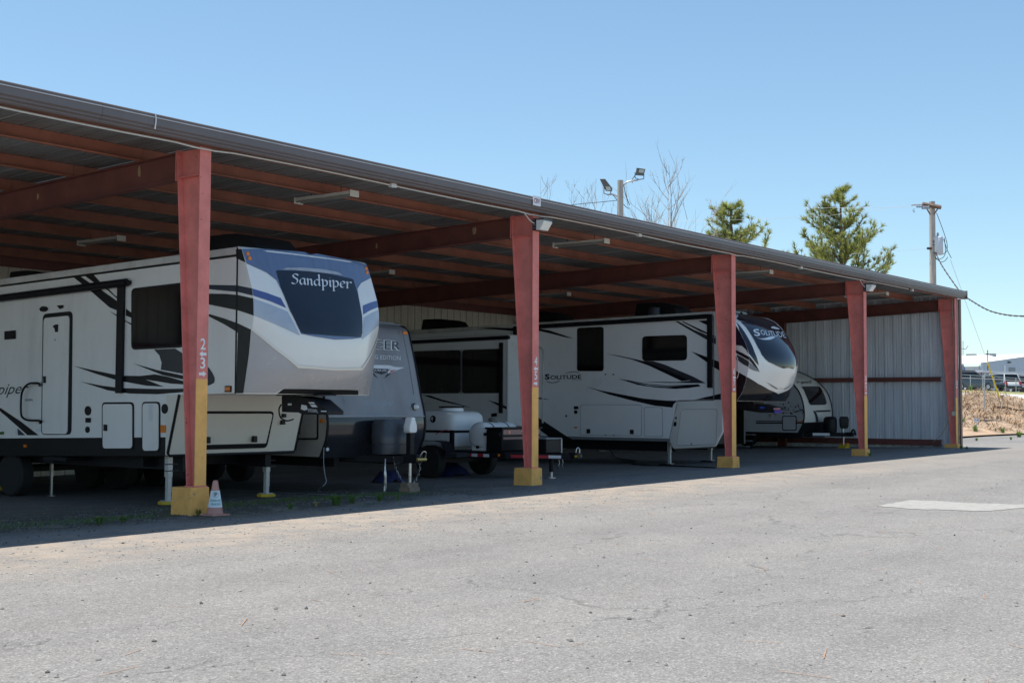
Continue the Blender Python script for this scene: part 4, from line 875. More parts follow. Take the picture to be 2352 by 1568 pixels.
for dx_ in (0, .12): MB().tube(cr([(9.40+dx_, .75, .49), (9.42+dx_, .74, .42), (9.39+dx_, .74, .36), (9.43+dx_, .73, .31)], 3, False), .007, 5).build('chain', 'steel', tt)
MB().lathe([(.045, .22), (.045, .64)], (9.62, 1.08, 0), (0, 0, 1), 12).build('tongue_jack', 'black_metal', tt, smooth=40)
MB().lathe([(.09, gz(9.6, 1)), (.09, gz(9.6, 1)+.02), (.032, gz(9.6, 1)+.025), (.032, .22)], (9.62, 1.08, 0), (0, 0, 1), 12).build('jack_foot', 'steel', tt, smooth=40)
mbox('battery_box', 'black', tt, 9.30, 9.80, .98, 1.45, .60, .87, bevel=.015); mbox('box_lid', 'decal_grey', tt, 9.28, 9.82, .96, 1.47, .872, .90, bevel=.008); mbox('box_edge', 'galv_leg', tt, 9.80, 9.825, .965, .99, .60, .87)
# big tank: rounded box with a bulged shoulder
def rsec(cx, cy, hx, hy, z, n=48, e=.32): return [(cx+hx*(abs(cos(a))**e)*(1 if cos(a) > 0 else -1), cy+hy*(abs(sin(a))**e)*(1 if sin(a) > 0 else -1), z) for a in [2*pi*(k+.5)/n for k in range(n)]]
tk = MB(); S_ = [(.66, .50, .70), (.70, .53, .75), (.97, .54, .77), (.99, .535, .765), (1.01, .54, .77), (1.22, .56, .79), (1.32, .545, .775), (1.385, .49, .72), (1.415, .38, .60), (1.425, .15, .3)]
tk.grid([rsec(9.5, 3.86, a, b_, z) for z, a, b_ in S_], close=True); n = len(tk.v); tk.f.append(tuple(range(n-48, n))); tk.f.append(tuple(range(48)))
bt = tk.build('water_tank', 'poly_white', tt, smooth=50)
MB().lathe([(.26, 1.40), (.25, 1.48), (.24, 1.485)], (9.45, 3.55, 0), (0, 0, 1), 28).build('filler_neck', 'poly_white', bt, smooth=40); MB().lathe([(.27, 1.486), (.27, 1.515), (.001, 1.52)], (9.45, 3.55, 0), (0, 0, 1), 28).build('lid', 'black', bt, smooth=40)
MB().grid([rsec(9.5, 3.86, .552, .782, z) for z in (.972, 1.022)], close=True).build('strap', 'black', bt, smooth=50)
MB().lathe([(.075, 0), (.072, .01), (.001, .012)], (8.945, 3.62, 1.25), (-1, 0, .06), 20).build('tank_emblem', 'black', bt)
b = MB(); b.poly([(8.931, 3.62+.05*a, 1.25+.05*c) for a, c in ((.9,.3),(.1,.9),(-.3,.2),(.2,0),(-.2,-.9),(.5,-.4))]); b.build('emblem_mark', 'paper', bt, fix=False)
mbox('strap_post', 'black_metal', tt, 8.86, 8.925, 3.02, 3.10, .60, 1.03); MB().tube(cr([(8.88, 3.06, 1.0), (8.84, 3.2, 1.03), (8.82, 3.35, .98), (8.84, 3.45, .93)], 4, False), .008, 5).build('bungee', 'refl_red', tt)
for yy in (3.25, 4.4): mbox('tank_foot', 'poly_white', bt, 8.99, 10.01, yy, yy+.14, .619, .72, bevel=.02)
# drum tank across the deck
dr = MB().lathe([(.02, 0), (.20, .012), (.255, .05), (.27, .10), (.27, 1.0), (.255, 1.05), (.20, 1.09), (.02, 1.10)], (8.95, 2.45, .93), (1, 0, 0), 32).build('drum_tank', 'poly_white', tt, smooth=40)
for xx in (9.0, 9.75): mbox('tank_foot', 'poly_white', dr, xx, xx+.26, 2.27, 2.63, .619, .80, bevel=.02)
for xx in (9.22, 9.72): MB().lathe([(.274, 0), (.274, .03)], (xx, 2.45, .93), (1, 0, 0), 32).build('strap', 'black', dr, smooth=30)
MB().lathe([(.09, 1.18), (.09, 1.225), (.11, 1.225), (.10, 1.275), (.05, 1.285)], (9.48, 2.45, 0), (0, 0, 1), 16).build('cap', 'lamp_bronze', dr); MB().lathe([(.03, 0), (.03, .04)], (8.93, 2.40, .70), (-1, 0, 0), 10).build('outlet', 'black', dr)
# tool box
tb = mbox('tool_box', 'black', tt, 8.90, 10.20, 1.77, 2.17, .63, 1.06, bevel=.015); mbox('box_lid', 'black', tb, 8.87, 10.23, 1.74, 2.19, 1.062, 1.10, bevel=.012); mbox('lid_lip', 'black', tb, 8.85, 8.899, 1.80, 2.20, .93, .99)
for z0, z1, m_ in ((.955, 1.055, 'tread_plate'), (.86, .905, 'tread_plate')): MB().poly([(8.94, 1.765, z0), (10.16, 1.765, z0), (10.16, 1.765, z1), (8.94, 1.765, z1)]).build('tread_plate', m_, tb, fix=False)
MB().poly([(9.13+.05*cos(a), 1.761, 1.005+.045*sin(a)) for a in [k*pi/3 for k in range(6)]]).build('logo', 'pad_orange', tb, fix=False); lettering('logo_letter', 'D', 'sign_white', tb, [(9.105, 1.758, .98), (9.155, 1.758, .98), (9.155, 1.758, 1.03), (9.105, 1.758, 1.03)], bold=.02)
MB().poly([(9.52, 1.761, 1.02), (9.60, 1.761, 1.02), (9.60, 1.761, 1.03), (9.52, 1.761, 1.03)]).build('logo', 'sign_white', tb, fix=False)
# wheels and fenders
for xx, sd_ in ((8.66, -1), (10.34, 1)):
    wheel(tt, (xx, 3.42, gz(xx, 3.4)+.335), .335, .22, side=sd_)
    arc = [(-.52, .58), (-.46, .70), (-.38, .795), (-.26, .815), (.26, .815), (.38, .795), (.46, .70), (.52, .58)]
    m = MB(); m.grid([[(xx-.14, 3.42+a, z+.0) for a, z in arc], [(xx+.14, 3.42+a, z) for a, z in arc]]); m.grid([[(xx-.14, 3.42+a*.97, z-.012) for a, z in arc], [(xx+.14, 3.42+a*.97, z-.012) for a, z in arc]]); m.build('fender', 'black_metal', tt, fix=False)
    mbox('fender_step', 'decal_dark', tt, xx-.14, xx+.14 if xx > 9 else 8.925, 2.62, 2.92, .50, .58)
mbox('axle', 'black_metal', tt, 8.75, 10.25, 3.38, 3.46, .36, .44)
# blue tarp heaps on the floor
def heap(c, w, d, h, label, seed):
    rnd = random.Random(seed); rows = []
    for i in range(9):
        v = -1+2*i/8; row = []
        for k in range(11):
            u = -1+2*k/10; f = max(0, 1-(u*u+v*v)*.9); row.append((c[0]+u*w, c[1]+v*d, gz(*c)+.004+h*f**.6*(.75+.5*rnd.random())))
        rows.append(row)
    o = MB().grid(rows).build('blue_tarp', 'tarp_blue', None, smooth=80); o['label'] = label; o['category'] = 'tarp'; o['group'] = 'blue tarps on the floor'
heap((9.55, 3.75), .55, .35, .24, 'crumpled dark blue tarp under the tank trailer between its wheels', 3); heap((7.15, 3.2), .36, .22, .20, 'crumpled blue tarp behind the grey trailer tongue jack', 5)
# ================================================================== camper 3: fifth wheel with the black wrap-round windshield
X3, X3R = 15.60, 18.10
so = thing('fifth_wheel_camper', 'white fifth-wheel camper with black swooshes and Solitude lettering on its side', 'camper', (16.85, 6, gz(16.85, 6)))
def s3(y): return -.015*(y-.73)
body = [(.72, 1.70), (.72, 3.66), (11.7, 3.66+s3(11.7)), (11.7, .78), (1.94, .77), (1.72, 1.69)]
MB().prism([(X3, y, z) for y, z in body], (X3R-X3, 0, 0)).build('body', 'rv_white2', so)
MB().prism([(X3+.004, y, z) for y, z in [(.70, 3.661), (.70, 3.745), (.80, 3.775), (11.65, 3.775+s3(11.7)), (11.7, 3.661+s3(11.7))]], (X3R-X3-.008, 0, 0)).build('roof', 'rv_roof', so, bevel=.02)
MB().prism([(X3-.002, 1.95, .70), (X3-.002, 1.945, .772), (X3-.002, 11.7, .772), (X3-.002, 11.7, .70)], (X3R-X3+.004, 0, 0)).build('skirt', 'decal_grey', so)
for xx in (16.0, 17.6): mbox('frame_rail', 'black_metal', so, xx, xx+.12, 2.0, 11.5, .45, .69)
# awning roller along the roof line and its posts
MB().tube([(X3-.062, .80, 3.655), (X3-.062, 6.0, 3.655+s3(6))], .056, 10).build('awning_roller', 'black', so, smooth=40)
for yy in (.80, 6.55): mbox('awning_arm', 'black', so, X3-.075, X3-.004, yy-.06, yy+.06, 1.98+s3(yy), 3.70+s3(yy), bevel=.01)
C3 = Cap(X3, X3R, [(1.66, .12, -.14), (1.73, .08, -.20), (1.87, -.02, -.33), (2.15, -.12, -.47), (2.42, -.18, -.58), (2.70, -.20, -.56), (2.95, -.13, -.44), (3.17, -.02, -.28), (3.40, .12, -.08), (3.55, .26, .08), (3.65, .38, .22), (3.74, .56, .46), (3.775, .70, .66)], 2.1)
C3.mesh(.72, 1.668, 3.775, 80, 60).build('front_cap', 'rv_cap_white', so, smooth=38)
xc3 = C3.xc
def cz(z): return Vector((xc3, z))
def cpx(pts, sm=0):      # keep to the left half
    return [Vector((min(p[0], xc3-.002), p[1])) for p in C3.px('n', pts, sm)]
# black crown and windshield
C3.decal('cap_crown', 'windshield', so, cpx([(372,165),(500,170)])+[cz(3.765), cz(3.02)]+cpx([(1150,560),(900,470),(700,425),(520,400),(440,385),(372,335)]), .006, half=True, step=.05)
C3.decal('windshield', 'windshield', so, [cz(3.40)]+[cz(2.46)]+cpx([(1450,1480),(1300,1420),(1120,1335),(1040,1270),(960,1170),(850,960),(720,720),(600,540),(470,410),(700,425),(900,470),(1100,540)]), .010, half=True, step=.05)
C3.decal('quarter_window', 'windshield', so, C3.px('n', [(372,420),(430,470),(560,640),(700,880),(800,1120),(890,1415),(800,1320),(640,1140),(600,1050),(500,850),(372,620)]), .006, mirror=True, step=.05)
C3.decal('stripe', 'decal_black', so, C3.px('n', [(372,1060),(500,1120),(640,1195),(760,1300),(905,1545),(780,1420),(650,1300),(500,1200),(372,1125)]), .006, mirror=True, step=.05)
C3.decal('stripe', 'decal_dark', so, C3.px('n', [(385,1165),(520,1230),(640,1305),(645,1450),(540,1390),(420,1300)]), .008, mirror=True, step=.05)
C3.decal('stripe', 'decal_grey', so, C3.px('n', [(665,1330),(800,1440),(920,1560),(780,1530),(668,1480)]), .008, mirror=True, step=.05)
def side_cap(n_, m_, fr, pts, off=.006):      # the same marks where they run on to the flat side of the cap
    P = [Vector((float(a), float(b))) for a, b in pts]; Q = []
    for a, b in zip(P, P[1:]+P[:1]): Q += [a.lerp(b, i/6) for i in range(6)]
    W_ = []
    for q in Q:
        w = U(fr, q[0], q[1], 'x', X3-off); w.y = max(w.y, lerp_table(C3.T, w.z, 1)+.001); w.z = min(w.z, 3.77); W_.append(w)
    MB().poly(W_).build(n_, m_, so, fix=False)
side_cap('cap_crown', 'windshield', 'n', [(300,165),(372,165),(700,165),(700,425),(520,400),(440,385),(372,335),(300,270)])
side_cap('quarter_window', 'windshield', 'n', [(330,380),(372,420),(430,470),(560,640),(640,780),(640,1140),(600,1050),(500,960),(372,940),(330,900)])
side_cap('stripe', 'decal_black', 'n', [(330,1030),(372,1060),(500,1120),(700,1230),(700,1310),(500,1200),(330,1105)]); side_cap('stripe', 'decal_dark', 'n', [(350,1150),(385,1165),(520,1230),(700,1340),(700,1470),(540,1390),(420,1300),(350,1250)])
side_cap('lower_cap', 'black_gloss', 'g', [(270,725),(300,745),(460,835),(460,1010),(270,1010)])
bl = C3.px('g', [(300,745),(380,790),(480,850),(580,905),(645,932)]); bl = [Vector((min(p[0], xc3-.002), p[1])) for p in bl]
C3.decal('lower_cap', 'black_gloss', so, bl+[cz(1.845), cz(1.675)]+[Vector((X3, 1.675)), Vector((X3, 2.2))], .006, half=True, step=.05)
C3.decal('chin_line', 'decal_grey', so, [Vector((min(p[0], xc3-.002), p[1])) for p in C3.px('g', [(552,835),(620,870),(665,898)])]+[cz(1.985), cz(1.970)]+[Vector((min(p[0], xc3-.002), p[1])) for p in C3.px('g', [(640,900),(600,875)])], .006, half=True, step=.05)
lettering('lettering', 'S', 'letters', so, [(795,748),(925,745),(890,578),(745,590)], bold=.02, fn=lambda p: on(C3, .016)(p, 'n'), sub=1)
lettering('lettering', 'OLITUDE', 'letters', so, [(940,712),(1520,790),(1450,650),(915,600)], bold=.005, fn=lambda p: on(C3, .016)(p, 'n'), sub=1)
C3.decal('leaf_mark', 'letters', so, C3.px('n', [(830,768),(930,800),(1040,790),(1140,760),(1270,752),(1200,810),(1100,832),(980,825),(890,798)], 3), .014, step=.04)
C3.decal('leaf_mark', 'letters', so, C3.px('n', [(1165,552),(1220,522),(1290,540),(1370,582),(1280,585)], 3), .014, step=.04)
MB().tube(cr([Vector((X3-.006, .30, 3.745)), U('n', 372, 1170, 'x', X3-.006), U('n', 405, 1250, 'x', X3-.006), U('n', 430, 1568, 'x', X3-.006), U('g', 292, 805, 'x', X3-.006)], 6, False), .008, 5).build('cap_bead', 'rv_cap_white', so)
mbox('cap_seam', 'decal_grey', so, X3-.004, X3-.001, .705, .735, 1.69, 3.66)
# side marks
fS = lambda m_, pts, o_=.004: swoosh(so, m_, 'f', pts, X3, 0, off=o_)
fS('decal_black', [(165,290),(260,305),(480,378),(400,366),(300,340),(165,308)])
fS('decal_dark', [(1385,226),(1410,224),(1550,300),(1690,358),(1745,375),(1745,430),(1640,375),(1500,295)]); fS('decal_black', [(1440,226),(1455,225),(1700,340),(1745,360),(1745,368),(1600,312)], .006)
fS('decal_black', [(1588,220),(1690,215),(1690,268)]); fS('decal_black', [(1525,492),(1620,525),(1690,552),(1790,590),(1790,670),(1720,630),(1640,570)])
fS('decal_black', [(760,512),(880,530),(1020,560),(1150,590),(1290,640),(1420,700),(1525,748),(1440,756),(1300,690),(1150,620),(1000,565),(870,535)]); fS('decal_dark', [(1105,578),(1190,580),(1290,610),(1420,665),(1540,715),(1655,775),(1300,772),(1090,762),(1400,765),(1520,752),(1400,700),(1270,645)], .006)
fS('decal_black', [(875,735),(1000,755),(1150,783),(1300,795),(1450,790),(1590,785),(1610,802),(1500,818),(1380,825),(1200,812),(1050,790)])
fS('letters', [(980,757),(1150,790),(1300,803),(1480,795),(1300,808),(1150,797)], .008)
fS('decal_black', [(592,806),(720,840),(900,875),(1100,912),(1300,930),(1402,932),(1370,960),(1357,992),(1200,975),(1000,930),(800,878)]); fS('decal_black', [(1560,921),(1650,900),(1790,868),(1790,921)])
fS('decal_black', [(160,1080),(300,1170),(420,1250),(470,1283),(300,1283),(160,1180)]); fS('decal_dark', [(210,1120),(300,1175),(440,1262),(490,1283),(470,1283),(330,1205)], .006); fS('decal_black', [(160,900),(270,923),(160,915)])
swoosh(so, 'decal_black', 'e', [(1110,215),(1250,208),(1440,215),(1440,240),(1300,228)], X3, 0)
# windows, doors
plate(so, 'window', 'glass', 'f', [(512,283),(746,273),(746,668),(512,668)], X3, .08, .016); plate(so, 'window', 'glass', 'f', [(1092,358),(1489,346),(1489,572),(1092,578)], X3, .10, .016)
plate(so, 'storage_door', 'rv_white2', 'f', [(540,965),(1085,968),(1085,1245),(540,1238)], X3, .06, .012, trim='decal_grey', w=.008); plate(so, 'storage_door', 'rv_white2', 'f', [(1108,988),(1270,990),(1275,1252),(1112,1250)], X3, .05, .012, trim='decal_grey', w=.008)
for c in ((615,1202), (1001,1208)):
    q = U('f', c[0], c[1], 'x', X3); MB().box(X3-.04, X3-.010, q.y-.05, q.y+.05, q.z-.055, q.z+.055).build('latch', 'black', so, bevel=.012)
mark('outlet', 'black', so, 'f', [(480,980),(520,980),(520,1007),(480,1007)], 'x', X3-.012); disc(so, 'water_fill', 'black', 'f', (498,1032), 15, X3, .014, 16); disc(so, 'side_marker', 'amber', 'f', (497,1170), 14, X3, .014, 8); disc(so, 'latch', 'black', 'f', (412,1067), 6, X3, .012, 11)
for c in ((763,697), (834,697), (765,1238), (836,1239)): disc(so, 'door_stop', 'black', 'f', c, 7, X3, .012, 5)
lettering('lettering', 'S', 'decal_black', so, pxq('f', [(222,744),(264,744),(264,692),(222,693)], 'x', X3-.005), bold=.04); lettering('lettering', 'OLITUDE', 'decal_black', so, pxq('f', [(270,742),(545,736),(545,700),(270,706)], 'x', X3-.005), bold=.02)
swoosh(so, 'decal_grey', 'f', [(398,688),(450,672),(500,672),(535,686),(490,678),(440,682)], X3, 3, 'leaf_mark'); swoosh(so, 'decal_grey', 'f', [(230,755),(290,768),(360,750),(320,772),(260,772)], X3, 3, 'leaf_mark')
lettering('lettering', 'S CLASS', 'decal_grey', so, pxq('f', [(460,750),(550,748),(550,738),(460,740)], 'x', X3-.005))
# entry door frame beside column 4 5
MB().tube(cr([U('f', 165, 452, 'x', X3-.02), U('f', 190, 465, 'x', X3-.02), U('f', 206, 500, 'x', X3-.02), U('f', 203, 700, 'x', X3-.02), U('f', 203, 1130, 'x', X3-.02)], 6, False), .022, 6).build('door_frame', 'rv_roof', so)
mark('door_glass', 'glass', so, 'e', [(1448,330),(1480,330),(1480,760),(1448,755)], 'x', X3-.01)
for z_ in (800, 850, 890, 920): disc(so, 'utility_port', 'black', 'e', (1465,z_), 12, X3, .02, 14)
# lower front box
bx = pxq('f', [(1400,934),(1806,926),(1806,1205),(1736,1342),(1362,1362),(1326,1292)], 'x', X3-.004)
MB().prism(bx, (.10, 0, 0)).build('side_shell', 'rv_cap_white', so, bevel=.045, smooth=35)
MB().box(X3+.10, X3R-.10, 1.45, 1.95, .62, 1.66).build('front_wall', 'black', so); MB().box(X3R-.09, X3R, 1.2, 1.94, .62, 1.66).build('side_shell', 'black', so)
q = pxq('f', [(1440,1008),(1760,1002),(1748,1320),(1395,1332)], 'x', X3-.006); dd = slab('storage_door', 'decal_grey', so, rrect(q, .07), (-.008, 0, 0)); slab('panel', 'rv_cap_white', dd, rrect(shrink(q, .008), .06), (-.008, 0, 0), lift=.006)
mark('outlet', 'black', so, 'f', [(1372,1120),(1394,1120),(1392,1157),(1370,1157)], 'x', X3-.02); mark('outlet', 'black', so, 'f', [(1384,1075),(1397,1075),(1396,1093),(1383,1093)], 'x', X3-.02); mark('latch', 'black', so, 'f', [(1520,1305),(1532,1305),(1532,1328),(1520,1328)], 'x', X3-.02)
gL, gR = gz(15.8, 2.1), gz(17.8, 2.0)
for xx, g in ((15.82, gL), (17.84, gR)):
    l_ = jack(so, xx, 2.05, g+.03, .70, .04); mbox('jack_foot', 'black', l_, xx-.22, xx+.22, 1.88, 2.22, g+.002, g+.03)
# hitch with its stickers
ph = MB().prism(pxq('g', [(330,1030),(520,1030),(640,1060),(690,1085),(690,1110),(500,1110),(370,1090),(330,1085)], 'x', 16.7), (.34, 0, 0)).build('pin_box', 'black_metal', so, bevel=.01)
for fr_, m_, q_ in (('h', 'sticker_blue', [(608,700),(640,693),(674,702),(672,716),(640,722),(610,716)]), ('h', 'sticker_pink', [(785,712),(872,712),(875,736),(785,736)]), ('h', 'sticker_violet', [(800,742),(890,742),(890,775),(795,775)]), ('h', 'paper', [(465,655),(515,655),(515,680),(465,680)]), ('h', 'paper', [(475,690),(510,690),(510,705),(475,705)])): mark('sticker', m_, ph, fr_, q_, 'x', 16.697)
for a in (440, 540):
    for b in (672, 700): disc(ph, 'bolt', 'steel', 'h', (a, b), 9, 16.70, .012, 9)
mbox('pin_hanger', 'black_metal', so, 16.6, 17.1, .2, 1.9, 1.50, 1.668)
mbox('underbody', 'black', so, 15.9, 17.9, 1.95, 2.0, .5, 1.5)
# slide-out room with its topper
XS = 14.80; sl = mbox('slide_out', 'rv_white2', so, XS, X3-.002, 6.22, 9.85, 1.02, 3.34)
for (y0, y1) in ((6.42, 7.72), (7.78, 9.45)): slab('slide_window', 'glass', sl, rrect([(XS, y1, 1.86), (XS, y0, 1.86), (XS, y0, 3.0), (XS, y1, 3.0)], .09), (-.014, 0, 0))
mbox('window_gap', 'decal_grey', sl, XS-.018, XS-.001, 7.735, 7.765, 1.86, 3.0)
MB().tube([(XS-.03, 6.15, 3.28), (XS-.03, 9.9, 3.24)], .05, 8).build('slide_topper', 'black', sl, smooth=40); mbox('topper_fabric', 'rv_roof', sl, XS-.02, X3, 6.2, 9.86, 3.345, 3.36)
mbox('awning_arm', 'black', sl, XS-.05, XS-.003, 6.36, 6.46, 1.35, 3.15); mbox('corner_trim', 'letters', sl, XS-.012, XS+.03, 6.205, 6.235, 1.02, 3.34)
eS = lambda m_, pts, o_=.006: swoosh(sl, m_, 'e', pts, XS, 0, off=o_)
eS('decal_black', [(620,808),(700,815),(800,850),(920,880),(1070,925),(960,900),(800,865)]); eS('decal_black', [(1205,852),(1300,880),(1385,915),(1385,940),(1290,895)]); eS('decal_black', [(560,880),(700,888),(600,885)])
mark('vent', 'black', sl, 'e', [(1240,975),(1290,968),(1293,1000),(1240,1003)], 'x', XS-.01)
for p_ in ((16.55, 2.02, 3.74, 1.2), (16.6, 5.6, 3.68, 1.15), (16.6, 9.25, 3.62, 1.15)): aircon(so, p_[0], p_[1], p_[2], 'black', p_[3], .7)
MB().lathe([(.15, 3.72), (.15, 3.93), (.14, 3.96), (.02, 3.97)], (15.95, 2.55, 0), (0, 0, 1), 20).build('satellite_dome', 'decal_dark', so, smooth=40)
for yy in (7.6, 8.6):
    for xx, sd_ in ((15.85, -1), (17.85, 1)): wheel(so, (xx, yy, gz(xx, yy)+.38), .38, .24, side=sd_)
# black cable across the floor below it
cb = MB().tube(cr([U('f', 800, 1360, 'y', 4.5)]+[UG('f', a, b)+Vector((0, 0, .02)) for a, b in ((830,1420),(880,1452),(1040,1475),(1000,1500),(1150,1512),(1400,1520),(1740,1535))], 5, False), .016, 6).build('power_cable', 'black', None, smooth=60); cb['label'] = 'black power cable lying on the floor below the Solitude camper'; cb['category'] = 'cable'
sc_ = UG('f', 728, 1382); o = MB().prism([(sc_.x-.2, sc_.y-.05, gz(sc_.x, sc_.y)+.004), (sc_.x+.1, sc_.y-.12, gz(sc_.x, sc_.y)+.004), (sc_.x+.22, sc_.y+.05, gz(sc_.x, sc_.y)+.004), (sc_.x-.1, sc_.y+.12, gz(sc_.x, sc_.y)+.004)], (0, 0, .03)).build('wood_scrap', 'wood_block'); o['label'] = 'short flat piece of wood on the floor behind the yellow hitch lock'; o['category'] = 'wood'

# ================================================================== camper 4: small teardrop trailer
X4, X4R = 27.80, 30.00
rp_ = thing('teardrop_trailer', 'small white and grey teardrop trailer reading r-pod by the metal end wall', 'camper', (28.9, 6, gz(28.9, 6)))
PR = smooth_table([(.72, 4.35), (.90, 4.24), (1.10, 4.165), (1.35, 4.145), (1.68, 4.185), (2.02, 4.31), (2.25, 4.49), (2.45, 4.73), (2.60, 5.0), (2.72, 5.28), (2.82, 5.65), (2.87, 6.05)], 5)
MB().prism([(X4, y+.004, z) for z, y in PR]+[(X4, 9.6, 2.87), (X4, 9.9, 2.7), (X4, 9.9, .74)], (X4R-X4, 0, 0)).build('body', 'rv_silver', rp_)
C4 = Cap(X4+.006, X4R-.006, [(z, y, y-.10) for z, y in PR[::3]]+[(2.871, 6.06, 5.96)], 2.4)
C4.mesh(6.1, .73, 2.872, 60, 30).build('front_cap', 'rv_cream', rp_, smooth=40)
for xx in (X4+.01, X4R-.01): MB().tube([(xx, y-.008, z) for z, y in PR], .024, 6).build('edge_trim', 'black', rp_, smooth=50)
hC = lambda n_, m_, pts, o_=.006: C4.decal(n_, m_, rp_, C4.px('h', pts), o_, step=.06)
hC('window', 'glass', [(1140,440),(1345,438),(1375,446),(1425,530),(1455,610),(1464,655),(1440,672),(1260,676),(1238,655),(1195,545)], .012)
hC('stripe', 'decal_black', [(1325,745),(1512,738),(1514,758),(1335,766)]); hC('stripe', 'decal_dark', [(1290,750),(1322,748),(1350,820),(1358,888),(1325,890),(1318,820)]); hC('rock_guard', 'black', [(1178,898),(1400,888),(1500,880),(1500,1000),(1110,1026),(1155,930)])
lettering('lettering', 'r·pod', 'decal_dark', rp_, [(1092,412),(1272,412),(1262,358),(1078,362)], bold=.01, fn=lambda p: on(C4, .008)(p, 'h'), sub=1)
gS = lambda m_, pts, o_=.004, n_='stripe': swoosh(rp_, m_, 'h', pts, X4, 0, n_, o_)
gS('decal_black', [(560,876),(1165,878),(1163,888),(560,890)]); gS('decal_black', [(560,898),(1160,896),(1150,912),(560,914)])
# the wall below the stripe is paler
rnd = random.Random(11)
for i in range(62):
    hx = 700+rnd.random()*470; hy = 735+rnd.gauss(0, 32)
    if hx > 1150 and hy < 640: continue
    r_ = rnd.choice((9, 10, 11)); gS(rnd.choice(('decal_grey', 'decal_grey', 'decal_dark', 'decal_black', 'band_grey')), [(hx+r_*cos(k*pi/3), hy+r_*1.05*sin(k*pi/3)) for k in range(6)], .003+.0004*(i % 9), 'hexagon')
for hx, hy in ((980,643), (1072,685), (932,706), (1150,738), (1100,752), (922,757), (1005,778), (1168,756)): gS('decal_black' if hx != 1072 else 'brass', [(hx+11*cos(k*pi/3), hy+11*sin(k*pi/3)) for k in range(6)], .008, 'hexagon')
framed(rp_, 'storage_door', 'h', [(898,812),(1082,810),(1084,1004),(900,1002)], X4, 'black', 'rv_silver', .07, .03)
q = U('h', 1125, 887, 'x', X4); MB().box(X4-.02, X4-.003, q.y-.06, q.y+.06, q.z-.02, q.z+.02).build('side_marker', 'amber', rp_)
mark('latch', 'brass', rp_, 'h', [(725,790),(755,790),(752,826),(728,826)], 'x', X4-.01)
mbox('frame_rail', 'black_metal', rp_, 28.0, 28.14, 4.3, 9.8, .55, .74); mbox('frame_rail', 'black_metal', rp_, 29.6, 29.74, 4.3, 9.8, .55, .74)
for sx in (-1, 1): MB().prism([(28.9+sx*.62, 4.9, .60), (28.9+sx*.50, 4.9, .60), (28.9+sx*.02, 3.15, .60), (28.9+sx*.11, 3.15, .60)], (0, 0, .12)).build('tongue_rail', 'black_metal', rp_)
MB().poly([(28.40, 4.12, .62), (28.62, 3.62, .62), (28.62, 3.62, .71), (28.40, 4.12, .71)]).build('tongue_label', 'refl_white', rp_, fix=False)
mbox('coupler', 'black_metal', rp_, 28.82, 28.98, 2.92, 3.2, .60, .74, bevel=.02); MB().tube(cr([(28.9, 3.0, .74), (28.9, 2.93, .83), (28.92, 2.88, .74), (28.92, 2.86, .64)], 4, False), .03, 6).build('coupler_latch', 'black_metal', rp_)
pc = MB().lathe([(.20, .73), (.215, .80), (.22, 1.12), (.20, 1.20), (.15, 1.24), (.02, 1.25)], (28.75, 3.66, 0), (0, 0, 1), 24).build('propane_cover', 'black', rp_, smooth=40)
for z_ in (.86, .98, 1.10): MB().lathe([(.224, z_), (.224, z_+.012)], (28.75, 3.66, 0), (0, 0, 1), 24).build('cover_ridge', 'black', pc)
hd = [(-.11, .86), (.11, .86), (.14, .95), (.15, 1.15), (.12, 1.25), (-.12, 1.25), (-.15, 1.15), (-.14, .95)]
tj = MB().prism([(28.86+a*.61, 3.21-a*.79, z) for a, z in hd], (.11, .085, 0)).build('jack_head', 'black', rp_, bevel=.03, smooth=40); MB().lathe([(.025, .28), (.025, .87)], (28.9, 3.27, 0), (0, 0, 1), 10).build('jack_tube', 'steel', tj)
for xx, sd_ in ((27.95, -1), (29.85, 1)): wheel(rp_, (xx, 7.2, gz(xx, 7.2)+.33), .33, .22, side=sd_)
gj = gz(28.9, 3.27); t = thing('jack_block', 'small yellow and orange plastic block under the teardrop trailer jack', 'block', (28.9, 3.27, gj), None)
MB().prism([(28.68, 3.14, gj+.002), (29.10, 3.14, gj+.002), (29.10, 3.14, gj+.13), (28.92, 3.14, gj+.13), (28.74, 3.14, gj+.02)], (0, .26, 0)).build('base', 'pad_yellow', t, bevel=.01); mbox('top_pad', 'pad_orange', t, 28.92, 29.09, 3.16, 3.38, gj+.132, gj+.17)
# folding entry steps seen under the nose of the big camper
st = thing('folding_steps', 'black folding metal steps under the teardrop trailer side', 'steps', (27.4, 6.0, gz(27.4, 6)))
for k, (z_, dx_) in enumerate(((.62, 0), (.42, -.22), (.24, -.44))): mbox('tread', 'decal_grey', st, 27.45+dx_, 27.70+dx_, 5.8, 6.4, z_, z_+.03)
for yy in (5.78, 6.40): MB().prism([(27.05, yy, .0), (27.12, yy, .0), (27.75, yy, .64), (27.68, yy, .64)], (0, .02, 0)).build('stringer', 'black_metal', st)
